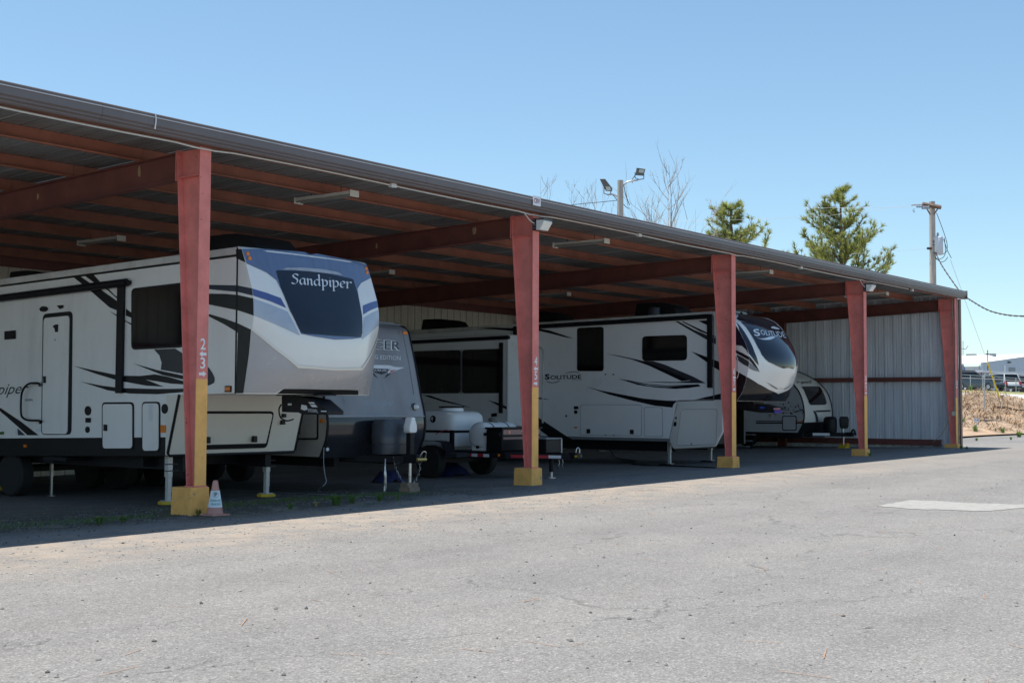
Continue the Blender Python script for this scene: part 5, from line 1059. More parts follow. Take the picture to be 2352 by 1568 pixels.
# ================================================================== small things in front of the shed
cx_, cy_ = .02, -.29; g = gz(cx_, cy_); cn = thing('traffic_cone', 'faded traffic cone with white reserved parking sleeve beside the column foot', 'cone', (cx_, cy_, g))
MB().box(cx_-.145, cx_+.145, cy_-.145, cy_+.145, g+.002, g+.026).build('base', 'cone_faded', cn, bevel=.012)
MB().lathe([(.112, .028), (.104, .06), (.034, .455), (.026, .47), (.02, .472)], (cx_, cy_, g), (0, 0, 1), 28).build('cone', 'cone_faded', cn, smooth=45)
def conr(z): return .104+(.034-.104)*(z-.06)/(.455-.06)
MB().lathe([(conr(.115)+.004, .115), (conr(.335)+.004, .335), (conr(.335)+.0005, .336)], (cx_, cy_, g), (0, 0, 1), 28).build('sleeve', 'sleeve', cn, smooth=45)
ca = atan2(CAM.y-cy_, CAM.x-cx_)+.12
def conemap(p):      # p: (around in metres, height)
    r = conr(p[1])+.0062; a = ca+p[0]/r; return Vector((cx_+r*cos(a), cy_+r*sin(a), g+p[1]))
lettering('lettering', 'P', 'black', cn, [(-.018,.262),(.018,.262),(.018,.308),(-.018,.308)], bold=.03, fn=conemap, sub=1)
ring = MB(); R0, R1 = .040, .034; n = 28
ring.grid([[conemap((R*cos(2*pi*k/n), .285+R*sin(2*pi*k/n))) for k in range(n)] for R in (R0, R1)], close=True).build('letter_ring', 'sleeve_green', cn, fix=False)
lettering('lettering', 'RESERVED', 'sleeve_green', cn, [(-.078,.192),(.078,.192),(.078,.222),(-.078,.222)], bold=.02, fn=conemap, sub=1)
lettering('lettering', 'PARKING', 'sleeve_green', cn, [(-.072,.145),(.072,.145),(.072,.175),(-.072,.175)], bold=.02, fn=conemap, sub=1)
# yellow wheel chock deep under the first camper
o = MB().prism([(1.9, 8.0, gz(1.9, 8)), (2.15, 8.0, gz(1.9, 8)), (2.02, 8.0, gz(1.9, 8)+.2)], (0, .2, 0)).build('wheel_chock', 'pad_yellow'); o['label'] = 'yellow wheel chock on the dark floor under the Sandpiper camper'; o['category'] = 'chock'
# weeds
def weed(p, h, n, label, seed, mat='weed', spread=.5):
    rnd = random.Random(seed); m = MB()
    for i in range(n):
        a = rnd.random()*2*pi; l = h*rnd.uniform(.5, 1.0); lean = rnd.uniform(.1, spread); w = l*.045+.003; d = Vector((cos(a), sin(a), 0)); s_ = Vector((-sin(a), cos(a), 0)); b0 = Vector(p)+d*rnd.uniform(0, h*.25)
        p1 = b0+d*l*lean*.4+Vector((0, 0, l*.6)); p2 = b0+d*l*lean+Vector((0, 0, l*(1-lean*.3)))
        m.add([b0-s_*w*.4, b0+s_*w*.4, p1+s_*w, p1-s_*w, p2], [(0,1,2,3), (3,2,4)])
    t = thing('weed', label, 'weed', p, 'weeds along the shed edge'); m.build('leaves', mat, t, fix=False)
for i, (fr, x, y, h, n, lab) in enumerate((('d', 1000, 1292, .20, 60, 'tallest leafy green weed, in front of the grey trailer tongue'), ('d', 1140, 1272, .15, 30, 'small green weed just right of the tallest weed'), ('d', 1388, 1255, .13, 26, 'lone green weed below the grey trailer coupler'), ('d', 590, 1325, .11, 30, 'low green weed just right of the yellow jack pad'),
        ('d', 820, 1305, .10, 26, 'low dry weed left of the tallest weed'), ('d', 1545, 1250, .13, 8, 'thin grass sprig below the wooden block'), ('b', 880, 1320, .13, 46, 'low green weed left of the nearest column foot'), ('b', 1100, 1300, .09, 50, 'flat patch of grass beside the nearest column foot'), ('f', 1930, 1525, .10, 30, 'tiny green weed at the foot of column 6 7'),
        ('g', 1478, 1495, .13, 24, 'green weed at the foot of column 8 9'), ('q', 420, 1385, .12, 36, 'green weed at the foot of the end column'), ('q', 560, 1392, .10, 30, 'low weed just right of the end column'), ('q', 1840, 1100, .32, 40, 'green weed growing from the drive beside the dirt bank'), ('q', 800, 1190, .16, 20, 'small yellow-green weed in the drive beyond the end wall'), ('q', 1640, 1165, .16, 20, 'small dull weed in the drive near the frame edge'), ('b', 1640, 1250, .12, 10, 'thin green sprig against the nearest yellow column foot'))):
    w_ = UG(fr, x, y)
    if (fr, x) == ('b', 1640): w_ = Vector((-.08, -.075, gz(0, 0)))
    weed(w_, h, n*2, lab, i, 'weed_dry' if 'dry' in lab else 'weed', .7)
# low green cover between the stones
m = MB(); rnd = random.Random(33)
for i in range(5200):
    cxg, cyg, sg_ = rnd.choice(((-2.0, .45, .8), (-1.0, .35, .5), (-3.2, .8, .8), (1.6, 1.1, .7), (2.8, 1.0, .6), (3.6, .75, .5), (.9, .9, .4), (4.4, .5, .3))); x = rnd.gauss(cxg, sg_); y = rnd.gauss(cyg, .22)
    a = rnd.random()*2*pi; l = rnd.uniform(.015, .055); p = Vector((x, y, gz(x, y)+.002)); d = Vector((cos(a)*.7, sin(a)*.7, 1)).normalized()*l; s_ = Vector((-sin(a), cos(a), 0))*.0035
    m.add([p-s_, p+s_, p+d], [(0,1,2)])
o = m.build('ground_cover', 'weed', None, fix=False, kind='stuff'); o['label'] = 'low moss and grass blades among the gravel of the nearest bay'; o['category'] = 'grass'
# loose stones: too many to count
def stones(name, n, area, smin, smax, mat, seed, label, dens=None):
    rnd = random.Random(seed); m = MB(); cnt = 0
    base = [(1,0,0),(-1,0,0),(0,1,0),(0,-1,0),(0,0,1),(0,0,-1)]; F8 = [(0,2,4),(2,1,4),(1,3,4),(3,0,4),(2,0,5),(1,2,5),(3,1,5),(0,3,5)]
    while cnt < n:
        x, y = area(rnd)
        s_ = smin*(smax/smin)**(rnd.random()**2.2); a = rnd.random()*pi; f = [rnd.uniform(.6, 1.25) for _ in range(6)]; z = gz(x, y)+s_*.25
        m.add([(x+(v[0]*cos(a)-v[1]*sin(a))*s_*f[i], y+(v[0]*sin(a)+v[1]*cos(a))*s_*f[i], z+v[2]*s_*.7*f[i]) for i, v in enumerate(base)], F8); cnt += 1
    o = m.build(name, mat, None, fix=False, kind='stuff'); o['label'] = label; o['category'] = 'stones'
M('stone', (0.21, 0.205, 0.20), 0.85, var=0.6, scale=7); M('stone_dark', (0.085, 0.083, 0.08), 0.85, var=0.5, scale=7); M('stone_pale', (0.33, 0.32, 0.29), 0.85, var=0.4, scale=7)
def drive(rnd):
    t = rnd.random()
    d = 5.5+ (t**1.3)*24; a = YAW+rnd.uniform(-.42, .42); return CAM.x+cos(a)*d, min(-.7-rnd.random()*.5, CAM.y+sin(a)*d)
stones('loose_stones', 1600, drive, .005, .020, 'stone', 1, 'loose grey stones scattered over the sunlit drive')
stones('dark_stones', 220, drive, .007, .022, 'stone_dark', 2, 'loose dark stones scattered over the sunlit drive')
stones('edge_gravel', 1400, lambda r: (r.uniform(-6, 9), -r.uniform(1.6, 3.4)-abs(r.gauss(0, .4))), .006, .020, 'stone_pale', 3, 'pale gravel drifted along the edge of the shade')
stones('gravel_under_shed', 3500, lambda r: (r.uniform(-7, 4.5)+abs(r.gauss(0, 1.0)), r.gauss(.75, .62)), .005, .018, 'stone', 4, 'crumbled gravel at the mouth of the nearest bay')
stones('dark_gravel_under_shed', 6000, lambda r: (r.uniform(-7, 4.5)+abs(r.gauss(0, 1.0)), r.gauss(.7, .6)), .005, .020, 'stone_dark', 5, 'dark gravel crumbs at the mouth of the nearest bay')
# pine needles on the drive
m = MB(); rnd = random.Random(9); M('dry_needle', (0.36, 0.20, 0.11), 0.8, var=0.3)
for i in range(120):
    x, y = drive(rnd); a = rnd.random()*pi; l = rnd.uniform(.06, .16); z = gz(x, y)+.006; d = Vector((cos(a), sin(a), 0))*l; s_ = Vector((-sin(a), cos(a), 0))*.003
    p = Vector((x, y, z)); m.add([p-d-s_, p-d+s_, p+d+s_, p+d-s_], [(0,1,2,3)])
o = m.build('dry_needles', 'dry_needle', None, fix=False, kind='stuff'); o['label'] = 'brown pine needles lying on the drive'; o['category'] = 'needles'

# ================================================================== the land behind
BT = [(4.0, .0), (5.0, .12), (8.0, .75), (11.0, 1.55), (12.6, 1.85), (13.4, 1.90), (16.2, 2.25), (21.0, 2.65), (24.0, 2.72), (70.0, 2.95)]
def hb(x, y):      # height of the land east of the shed: a dirt bank, then road, verge and car park
    k = min(max((x-38)/5, 0), 1); h = gz(x, 0)+k*lerp_table(BT, y, 1)
    if 4.2 < y < 12.5: h += k*(.13*sin(x*.9+y*.5)*sin(y*1.3-x*.23)+.08*sin(x*2.3-y*1.7))*min(1, (y-4.2), (12.5-y))
    h += k*.30*math.exp(-((x-70)/4.5)**2-((y-11.6)/1.2)**2)
    return h+(.012 if k > 0 else 0)
M('bank_soil', (0.33, 0.24, 0.165), 0.95, var=0.4, scale=2.2, dirt=((0.42, 0.24, 0.10), 0.8, .5), bump=0.9, bscale=6)
M('far_grass', (0.20, 0.21, 0.075), 0.9, var=0.3, scale=1.5, dirt=((0.34, 0.25, 0.14), .7, .6)); M('road_pale', (0.62, 0.615, 0.60), 0.8, var=0.05); M('road_shoulder', (0.33, 0.32, 0.31), 0.9, var=0.25, scale=4); M('far_lot', (0.16, 0.16, 0.165), 0.9)
def strip(name, mat, y0, y1, ny, lift, x0=38, x1=135, nx=110):
    MB().grid([[(x0+(x1-x0)*i/nx, y0+(y1-y0)*k/ny, hb(x0+(x1-x0)*i/nx, y0+(y1-y0)*k/ny)+lift) for i in range(nx+1)] for k in range(ny+1)]).build(name, mat, None, smooth=80, kind='structure')
strip('dirt_bank', 'bank_soil', 3.9, 12.6, 34, .004); strip('road_shoulder', 'road_shoulder', 12.6, 13.4, 3, .004); strip('road', 'road_pale', 13.4, 16.2, 4, .006); strip('grass_verge', 'far_grass', 16.2, 21.0, 10, .004); strip('car_park', 'far_lot', 21.0, 70.0, 20, .004)
# dry brush heaped on the bank
m = MB(); m2 = MB(); rnd = random.Random(21)
for i in range(15000):
    y = 4.3+rnd.random()**.8*8.2; x = 44+rnd.random()*44; 
    if sin(x*.7+y*.9)+sin(x*.31-y*.6) < rnd.uniform(-1.6, .9): continue
    a = rnd.random()*2*pi; l = rnd.uniform(.15, .7); p = Vector((x, y, hb(x, y)+.0)); d = Vector((cos(a), sin(a), rnd.uniform(.0, .9))).normalized()*l; s_ = d.cross(Vector((0, 0, 1))).normalized()*rnd.uniform(.012, .035); q = p+Vector((0, 0, rnd.uniform(.0, .10)))
    (m if rnd.random() < .6 else m2).add([q-s_, q+s_, q+d], [(0,1,2)])
for mm, mt, lab in ((m, 'brush', 'tangle of grey-brown brush lying on the dirt bank'), (m2, 'straw', 'dry straw-coloured grass on the dirt bank')):
    o = mm.build('brush' if mt == 'brush' else 'dry_grass', mt, None, fix=False, kind='stuff'); o['label'] = lab; o['category'] = 'brush' if mt == 'brush' else 'grass'
def hit_bank(fr, x, y):
    d = ray(fr, x, y); t = 52.0
    while t < 160:
        p = CAM+d*t
        if p.z <= hb(p.x, p.y): return p
        t += .1
    return CAM+d*80
# logs
for i, (x0, y0, x1, y1, r_, lab) in enumerate(((1250,400,1960,475,.09,'long dark log lying on the dirt bank'), (540,430,690,525,.05,'short bare branch lying on the bank near the end wall'))):
    a, b = hit_bank('q', x0, y0), hit_bank('q', x1, y1); a.z += .08; b.z += .08
    o = MB().tube([a, a.lerp(b, .35)+Vector((0, 0, .05)), a.lerp(b, .7)-Vector((0, 0, .03)), b], [r_, r_*.9, r_*.75, r_*.5], 7).build('log', 'bark', None, smooth=60); o['label'] = lab; o['category'] = 'log'
for i, (fr, x, y, h, n, lab) in enumerate((('q', 770, 960, .35, 50, 'green weed at the foot of the small bank sign'), ('q', 1440, 1000, .3, 40, 'green weed at the bottom of the dirt bank'), ('q', 480, 770, .35, 40, 'green weed on the bank close to the end wall'), ('r', 520, 1300, .5, 30, 'pale green sapling by the orange-topped stake'))): weed(hit_bank(fr, x, y), h, n, lab, 40+i, 'weed', .6)
# small sign
p = hit_bank('q', 800, 930); sgn = thing('bank_sign', 'small white sign on a thin post at the bottom of the dirt bank', 'sign', p); top = U('q', 810, 680, 'y', p.y)
MB().tube([p-Vector((0, 0, .05)), Vector((p.x, p.y, top.z))], .018, 6).build('post', 'fence_galv', sgn)
def facing(c, w, h, off=0.0):
    f = (Vector((CAM.x, CAM.y, 0))-Vector((c.x, c.y, 0))).normalized(); s_ = Vector((-f.y, f.x, 0)); return [c+f*off-s_*w/2-Vector((0, 0, h/2)), c+f*off+s_*w/2-Vector((0, 0, h/2)), c+f*off+s_*w/2+Vector((0, 0, h/2)), c+f*off-s_*w/2+Vector((0, 0, h/2))], f
c = Vector((p.x, p.y, top.z)); Q, f = facing(c, .25, .15, .02); MB().prism(Q, f*.008).build('plate', 'sign_white', sgn); Q, f = facing(c, .19, .08, .032); lettering('lettering', '7-8', 'stripe_blue', sgn, Q, bold=.02)
# stake with orange top
p = hit_bank('q', 528, 215); st_ = thing('survey_stake', 'thin wooden stake with an orange top on the dirt bank', 'stake', p); z1 = U('q', 535, 0, 'y', p.y).z; z2 = U('r', 390, 1320, 'y', p.y).z
MB().box(p.x-.035, p.x+.035, p.y-.02, p.y+.02, p.z-.1, z1).build('shaft', 'stake', st_); MB().box(p.x-.04, p.x+.04, p.y-.025, p.y+.025, z1, max(z2, z1+.1)).build('top', 'stake_tip', st_)
# guy wire with yellow guard
p = hit_bank('q', 1365, 265); gw = thing('guy_wire', 'slanting guy wire with bright yellow guard anchored in the bank', 'guy wire', p)
a = UZ('r', 1325, 1480, (p-CAM).dot(FW)); b = UZ('r', 985, 490, (p-CAM).dot(FW)-1.5); c = UZ('r', 920, 310, (p-CAM).dot(FW)-1.8)
MB().tube([p, a], .03, 5).build('anchor_rod', 'fence_galv', gw); MB().tube([a, b], .045, 6).build('guard', 'guy_yellow', gw); MB().tube([b, c, c+(c-b)*14], .010, 4).build('wire', 'wire_light', gw)
# near chain-link fence on the bank: posts and rails
fn = thing('chain_link_fence', 'galvanised fence post and top rail crossing the dirt bank in front of the cars', 'fence', hit_bank('q', 995, 490))
pb_ = hit_bank('q', 995, 490); dep = (pb_-CAM).dot(FW); tp = UZ('r', 935, 810, dep); mid = UZ('r', 905, 960, dep)
MB().tube([pb_-Vector((0, 0, .1)), mid, tp], .036, 8).build('post', 'fence_galv', fn, smooth=50)
MB().tube([UZ('r', -700, 925, dep-3), UZ('r', 260, 945, dep-.5), UZ('r', 905, 965, dep), UZ('r', 2016, 1028, dep+2.5), UZ('r', 2900, 1075, dep+4)], .022, 6).build('top_rail', 'fence_galv', fn, smooth=50)
MB().tube([UZ('r', -700, 765, dep-3), UZ('r', 870, 768, dep), UZ('r', 2016, 780, dep+2.5)], .008, 4).build('strand', 'wire_light', fn)
# far fence with mesh along the verge
ff = thing('chain_link_fence', 'low chain-link fence along the grass verge in front of the parked cars', 'fence', (90, 20.6, hb(90, 20.6)))
yF = 20.6; x = 70.0; wm = MB()
while x < 128:
    z = hb(x, yF); MB().tube([(x, yF, z-.1), (x, yF, z+1.25)], .035, 6).build('post', 'fence_galv', ff, smooth=50); x += 3.0
for zz in (1.22,): MB().tube([(70, yF, hb(70, yF)+zz), (100, yF, hb(100, yF)+zz), (128, yF, hb(128, yF)+zz)], .018, 5).build('top_rail', 'fence_galv', ff)
x = 70.0
while x < 127:
    for s_ in (-1, 1):
        z = hb(x, yF)+.05; a = Vector((x if s_ > 0 else x+1.1, yF, z)); b = Vector((x+1.1 if s_ > 0 else x, yF, z+1.1)); wm.add([a-Vector((  .004, 0, 0)), a+Vector((  .004, 0, 0)), b+Vector((  .004, 0, 0)), b-Vector((  .004, 0, 0))], [(0,1,2,3)])
    x += .26
wm.build('wire_mesh', 'fence_galv', ff, fix=False, kind='stuff')
# ---- parked cars
def car(fr, x, y, yw, mat, kind, label, yaw):
    p = U(fr, x, y, 'y', yw); p.z = hb(p.x, p.y); L_, W_, H_ = (4.7, 1.85, 1.72) if kind == 'suv' else (4.6, 1.8, 1.45)
    t = thing('parked_car', label, 'car', p, 'cars parked beyond the fence'); R_ = Matrix.Rotation(yaw, 4, 'Z')
    def T(q): return p+(R_ @ Vector(q))
    bh = H_*.56; half = L_/2
    low_ = [(-half, .35), (-half+.04, bh*.72), (-half+.15, bh*.96), (-half*.5, bh), (half*.45, bh), (half*.62, bh*.98), (half-.1, bh*.80), (half, bh*.62), (half, .35), (half*.7, .26), (-half*.7, .26)]
    rows = [[T((u, s_*W_/2*k, z)) for u, z in low_] for s_, k in ((-1, .90), (-1, 1), (1, 1), (1, .90))]
    m = MB()
    for i in (1,): m.prism([T((u, -W_/2, z)) for u, z in low_], (R_ @ Vector((0, W_, 0))))
    m.build('body', mat, t, bevel=.06, smooth=45)
    rf0 = -half*.93 if kind == 'suv' else -half*.72
    gh_ = [(rf0, bh), (rf0+.22 if kind == 'suv' else rf0+.62, H_-.10), (rf0+.45 if kind == 'suv' else rf0+.95, H_-.05), (half*.10, H_-.05), (half*.50, bh)]
    def house(inset, zt_, grow):
        a = [T((u+(grow if i == 0 else -grow if i == 4 else 0), -W_/2*.94, z)) for i, (u, z) in enumerate(gh_)]; b = [T((u, -W_/2*.74 if i in (1, 2, 3) else -W_/2*.94, z)) for i, (u, z) in enumerate(gh_)]
        c_ = [T((u, W_/2*.74 if i in (1, 2, 3) else W_/2*.94, z)) for i, (u, z) in enumerate(gh_)]; return b, c_
    b, c_ = house(0, 0, 0); m = MB(); m.add(b+c_, [(0,1,2,3,4), (9,8,7,6,5)]+[(i, (i+1) % 5, 5+(i+1) % 5, 5+i) for i in range(5)]); m.build('windows', 'glass', t)
    top = [T((u, s_*W_/2*.75, z)) for u, z, s_ in ((gh_[1][0]-.02, H_-.09, -1), (gh_[2][0], H_-.045, -1), (gh_[3][0]+.05, H_-.045, -1), (gh_[3][0]+.05, H_-.045, 1), (gh_[2][0], H_-.045, 1), (gh_[1][0]-.02, H_-.09, 1))]
    MB().prism(top, (0, 0, .05)).build('roof', mat, t, bevel=.015)
    for s_ in (-1, 1):
        for i in (0, 1, 3, 4): 
            j = {0: 1, 1: None, 3: 4, 4: None}[i]
            if j is not None: MB().tube([T((gh_[i][0], s_*W_/2*(.94 if i in (0, 4) else .74), gh_[i][1])), T((gh_[j][0], s_*W_/2*(.94 if j in (0, 4) else .74), gh_[j][1]))], .05, 5).build('pillar', mat, t)
        for u in (-half*.62, half*.62):
            w = MB().lathe([(.20, -.10), (.33, -.10), (.34, -.06), (.34, .08), (.20, .10)], T((u, s_*(W_/2-.08), .34)), (R_ @ Vector((0, s_, 0))), 16).build('wheel', 'tyre', t); MB().lathe([(.21, .085), (.18, .11), (.02, .105)], T((u, s_*(W_/2-.08), .34)), (R_ @ Vector((0, s_, 0))), 12).build('rim', 'rim', w)
        a = T((-half-.012, s_*W_/2*.82, bh*.80)); MB().prism([T((-half-.02, s_*W_/2*.98, bh*.66)), T((-half-.02, s_*W_/2*.70, bh*.66)), T((-half+.03, s_*W_/2*.70, bh*.95)), T((-half+.03, s_*W_/2*.98, bh*.95))], R_ @ Vector((.10, 0, 0))).build('taillight', 'red_lens', t)
        MB().prism([T((half-.10, s_*W_/2*.96, bh*.64)), T((half+.015, s_*W_/2*.66, bh*.62)), T((half-.02, s_*W_/2*.66, bh*.78)), T((half-.12, s_*W_/2*.96, bh*.80))], R_ @ Vector((-.10, 0, 0))).build('headlight', 'lens', t)
    MB().prism([T((-half-.015, -.26, bh*.55)), T((-half-.015, .26, bh*.55)), T((-half-.005, .26, bh*.68)), T((-half-.005, -.26, bh*.68))], R_ @ Vector((.02, 0, 0))).build('number_plate', 'sign_white', t)
    MB().prism([T((-half-.05, -W_/2*.96, .36)), T((-half-.05, W_/2*.96, .36)), T((-half-.05, W_/2*.96, .55)), T((-half-.05, -W_/2*.96, .55))], R_ @ Vector((.12, 0, 0))).build('bumper', 'black', t)
yv = radians(52)      # tails turned towards the fence
car('r', 1290, 1200, 24.5, 'car_white', 'suv', 'white sport utility car seen from behind beyond the fence', yv)
car('r', 1620, 1190, 26.2, 'car_grey', 'suv', 'grey sport utility car just right of the white one', yv)
car('r', 2010, 1190, 25.5, 'car_red', 'sedan', 'dark red car at the right edge beyond the fence', yv)
car('r', 880, 1200, 23.8, 'car_dark', 'sedan', 'dark car just left of the white sport utility car', yv)
car('r', 640, 1120, 29.5, 'car_red', 'suv', 'bright red car against the white building wall', radians(-35)); car('r', 420, 1240, 23.4, 'car_dark', 'suv', 'dark car half hidden behind the shed corner', radians(-30))
# ---- metal building
bY = 44.0; c0 = U('r', 855, 900, 'y', bY); bw = thing('metal_building', 'low white metal building with pale roof beyond the parked cars', 'building', (c0.x, bY, hb(c0.x, bY)))
zE = U('r', 855, 512, 'y', bY).z; zR = U('r', 2016, 352, 'y', bY).z; xR = U('r', 2016, 352, 'y', bY).x; zb = hb(c0.x, bY)-1.5; sl_ = (zR-zE)/(xR-c0.x); x9 = c0.x+40
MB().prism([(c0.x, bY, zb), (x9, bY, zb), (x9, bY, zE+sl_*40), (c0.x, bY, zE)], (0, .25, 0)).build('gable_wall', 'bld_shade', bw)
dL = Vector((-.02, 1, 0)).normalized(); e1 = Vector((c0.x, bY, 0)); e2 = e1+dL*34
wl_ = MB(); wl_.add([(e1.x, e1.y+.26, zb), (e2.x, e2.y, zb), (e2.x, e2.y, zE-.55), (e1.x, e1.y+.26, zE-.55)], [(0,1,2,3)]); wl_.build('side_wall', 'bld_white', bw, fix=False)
for k in range(14):
    q = e1.lerp(e2, (k+.5)/14); MB().box(q.x-.05, q.x-.005, q.y-.04, q.y+.04, zb, zE-.56).build('wall_rib', 'bld_white', bw)
MB().add([U('r', -700, 545, 'y', bY+.35), U('r', 850, 545, 'y', bY+.35), U('r', 850, 514, 'y', bY-.1), U('r', 2016, 352, 'y', bY-.1), U('r', 2900, 232, 'y', bY-.1), U('r', 2900, 226, 'y', bY+3), U('r', 2016, 282, 'y', bY+3), U('r', 850, 305, 'y', bY+3), U('r', -700, 345, 'y', bY+3)], [(0,1,7,8), (1,2,7), (2,3,6,7), (3,4,5,6)]).build('roof', 'bld_white', bw, fix=False)
def wallq(pts): return [U('r', a, b, 'y', bY-.02) for a, b in pts]
MB().prism(wallq([(1595,650),(1770,655),(1768,760),(1592,765)]), (0, -.03, 0)).build('roll_door', 'bld_dark', bw); MB().prism(wallq([(1440,585),(1500,590),(1496,770),(1438,770)]), (0, -.03, 0)).build('door', 'bld_white', bw)
MB().prism(wallq([(1555,490),(1610,495),(1585,530),(1560,528)]), (0, -.3, 0)).build('wall_lamp', 'black', bw)
q = U('r', 305, 720, 'x', e1.x-.06); MB().poly([(e1.x-.06, q.y+a*.55, q.z+b*.9) for a, b in ((0,1.1),(.55,.2),(.6,-.4),(.3,-.9),(-.3,-.9),(-.6,-.4),(-.55,.2))]).build('drop_emblem', 'logo_blue', bw, fix=False)
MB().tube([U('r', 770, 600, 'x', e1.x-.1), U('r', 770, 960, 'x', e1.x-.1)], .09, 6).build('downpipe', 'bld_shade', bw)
for a, b, h_ in ((545, 300, .5), (1090, 285, .5)): 
    q = UZ('r', a, b, (c0-CAM).dot(FW)+12); MB().box(q.x-.6, q.x+.6, q.y-.6, q.y+.6, q.z-h_*2, q.z+.1).build('roof_unit', 'bld_dark', bw)
# low open canopy in front of the building
cn2 = thing('car_canopy', 'low flat carport roof in front of the metal building', 'canopy', (c0.x+6, 34, hb(c0.x+6, 34))); a = U('r', 870, 745, 'y', 34); b = U('r', 2300, 800, 'y', 34); zc = a.z
MB().prism([(a.x, 34, zc-.16), (b.x+6, 34, zc-.16), (b.x+6, 39, zc-.1), (a.x, 39, zc-.1)], (0, 0, .22)).build('roof', 'bld_white', cn2)
for k in range(5): xx = a.x+.3+(b.x-a.x)*k/4; MB().box(xx-.08, xx+.08, 34.2, 34.36, hb(xx, 34)-.2, zc-.16).build('post', 'bld_dark', cn2)
MB().box(a.x, b.x+6, 39.05, 39.2, hb(a.x, 39)-.3, zc-.16).build('back_panel', 'bld_dark', cn2)

# ================================================================== poles and wires
def pole(fr, x, ytop, depth, r0, r1, name, label, base=None):
    tp_ = UZ(fr, x, ytop, depth); b0 = Vector((tp_.x, tp_.y, gz(tp_.x, 0)-.3)); t = thing(name, label, 'pole', (tp_.x, tp_.y, gz(tp_.x, 0)))
    MB().tube([b0, b0.lerp(tp_, .5)+Vector((.02, 0, 0)), tp_], [r0, (r0+r1)/2, r1], 12).build('pole', 'wood_pole', t, smooth=50); return t, tp_, depth
lp, tp_, dp = pole('m', 1130, 250, 58, .17, .135, 'flood_light_pole', 'weathered wooden pole carrying two flood lights behind the shed')
def MP(x, y, dd=0): return UZ('m', x, y, dp+dd)
MB().tube(cr([MP(1165,330), MP(1190,290), MP(1240,262), MP(1350,248)], 5, False), .035, 8).build('light_arm', 'galv_leg', lp, smooth=50)
MB().tube(cr([MP(1095,450), MP(1050,425), MP(975,425)], 5, False), .035, 8).build('light_arm', 'galv_leg', lp, smooth=50)
def flood(quad, lensq, yoke, parent):
    f = (CAM-quad[0]).normalized(); b = MB().prism(quad, -f*.22).build('flood_light', 'lamp_bronze', parent, bevel=.02)
    if lensq: MB().prism(lensq, f*.012).build('lamp_glass', 'lamp_glass', b)
    MB().tube(yoke, .022, 6).build('yoke', 'lamp_bronze', b)
flood([MP(1330,95), MP(1440,112), MP(1415,195), MP(1315,188)], [MP(1365,115), MP(1428,122), MP(1410,160), MP(1355,152)], [MP(1312,150), MP(1312,220), MP(1360,240), MP(1418,232), MP(1420,175)], lp)
flood([MP(878,232), MP(945,232), MP(1035,350), MP(1030,385), MP(955,382), MP(918,318)], [MP(950,325), MP(1000,325), MP(1020,368), MP(965,378)], [MP(932,330), MP(930,408), MP(985,430), MP(1012,415), MP(1015,370)], lp)
for pts in ([(1180,330),(1195,420),(1245,555)], [(1310,190),(1275,245),(1280,280)], [(1170,540),(1200,575),(1240,598)], [(1012,410),(1050,440),(1090,490)]): MB().tube(cr([MP(*q) for q in pts], 4, False), .016, 5).build('cable', 'wire', lp)
MB().tube(cr([MP(1165,487), MP(900,515), MP(580,545), MP(300,590)], 4, False), .014, 5).build('service_wire', 'wire', lp)
up, tp_, du = pole('v', 1982, 215, 66, .19, .15, 'utility_pole', 'wooden utility pole with crossarm and white transformer behind the shed')
def VP(x, y, dd=0): return UZ('v', x, y, du+dd)
MB().tube([VP(1902,236,-.3), VP(2058,264,-.3)], .11, 4).build('crossarm', 'wood_arm', up)
for a, b in (((1925,250),(1968,325)), ((2035,268),(1998,325))): MB().tube([VP(*a, -.25), VP(*b, -.2)], .035, 5).build('crossarm_brace', 'wood_arm', up)
for pts in ([(1900,240),(1870,242),(1808,244)], [(1960,258),(1900,258),(1850,260)], [(1965,272),(1920,272),(1895,273)]):
    P = [VP(*q, -.4) for q in pts]; MB().tube([P[0].lerp(P[-1], k/12) for k in range(13)], [.03+.025*(k % 2) for k in range(13)], 6).build('insulator', 'insulator', up)
MB().tube(cr([VP(1835,275,-.4), VP(1822,290,-.4), VP(1832,305,-.4), VP(1838,290,-.4)], 4, False), .012, 5).build('pigtail', 'wire', up)
tc0 = VP(2045,600); tf = MB().lathe([(.18, 0), (.205, .03), (.205, .86), (.19, .90), (.15, .93), (.01, .94)], VP(2041,662,-.5), (0, 0, 1), 24).build('transformer', 'transformer', up, smooth=45)
MB().lathe([(.05, 0), (.075, .03), (.045, .06), (.075, .09), (.045, .12), (.06, .16), (.03, .22)], VP(2031,512,-.5), (0, 0, 1), 10).build('bushing', 'insulator', tf); 
for z_ in (545, 575, 640): MB().tube([VP(1990,z_,-.2), VP(2015,z_,-.4)], .05, 6).build('bracket', 'wire', up)
mark_q = [VP(2022,545,-1.0), VP(2028,545,-1.0), VP(2028,558,-1.0), VP(2022,558,-1.0)]
for pts in ([(2020,310),(2055,400),(2090,500),(2110,580),(2100,640),(2050,660),(2010,640)], [(2080,530),(2110,620),(2145,690)], [(2085,520),(2095,620),(2080,680),(2020,700),(2005,640)], [(2010,680),(2050,720),(2090,712),(2115,680)]): MB().tube(cr([VP(*q, -.6) for q in pts], 5, False), .016, 5).build('cable', 'wire', up)
MB().tube([VP(1945,608,-.3), VP(1975,608,-.2)], .07, 6).build('clamp', 'wire', up)
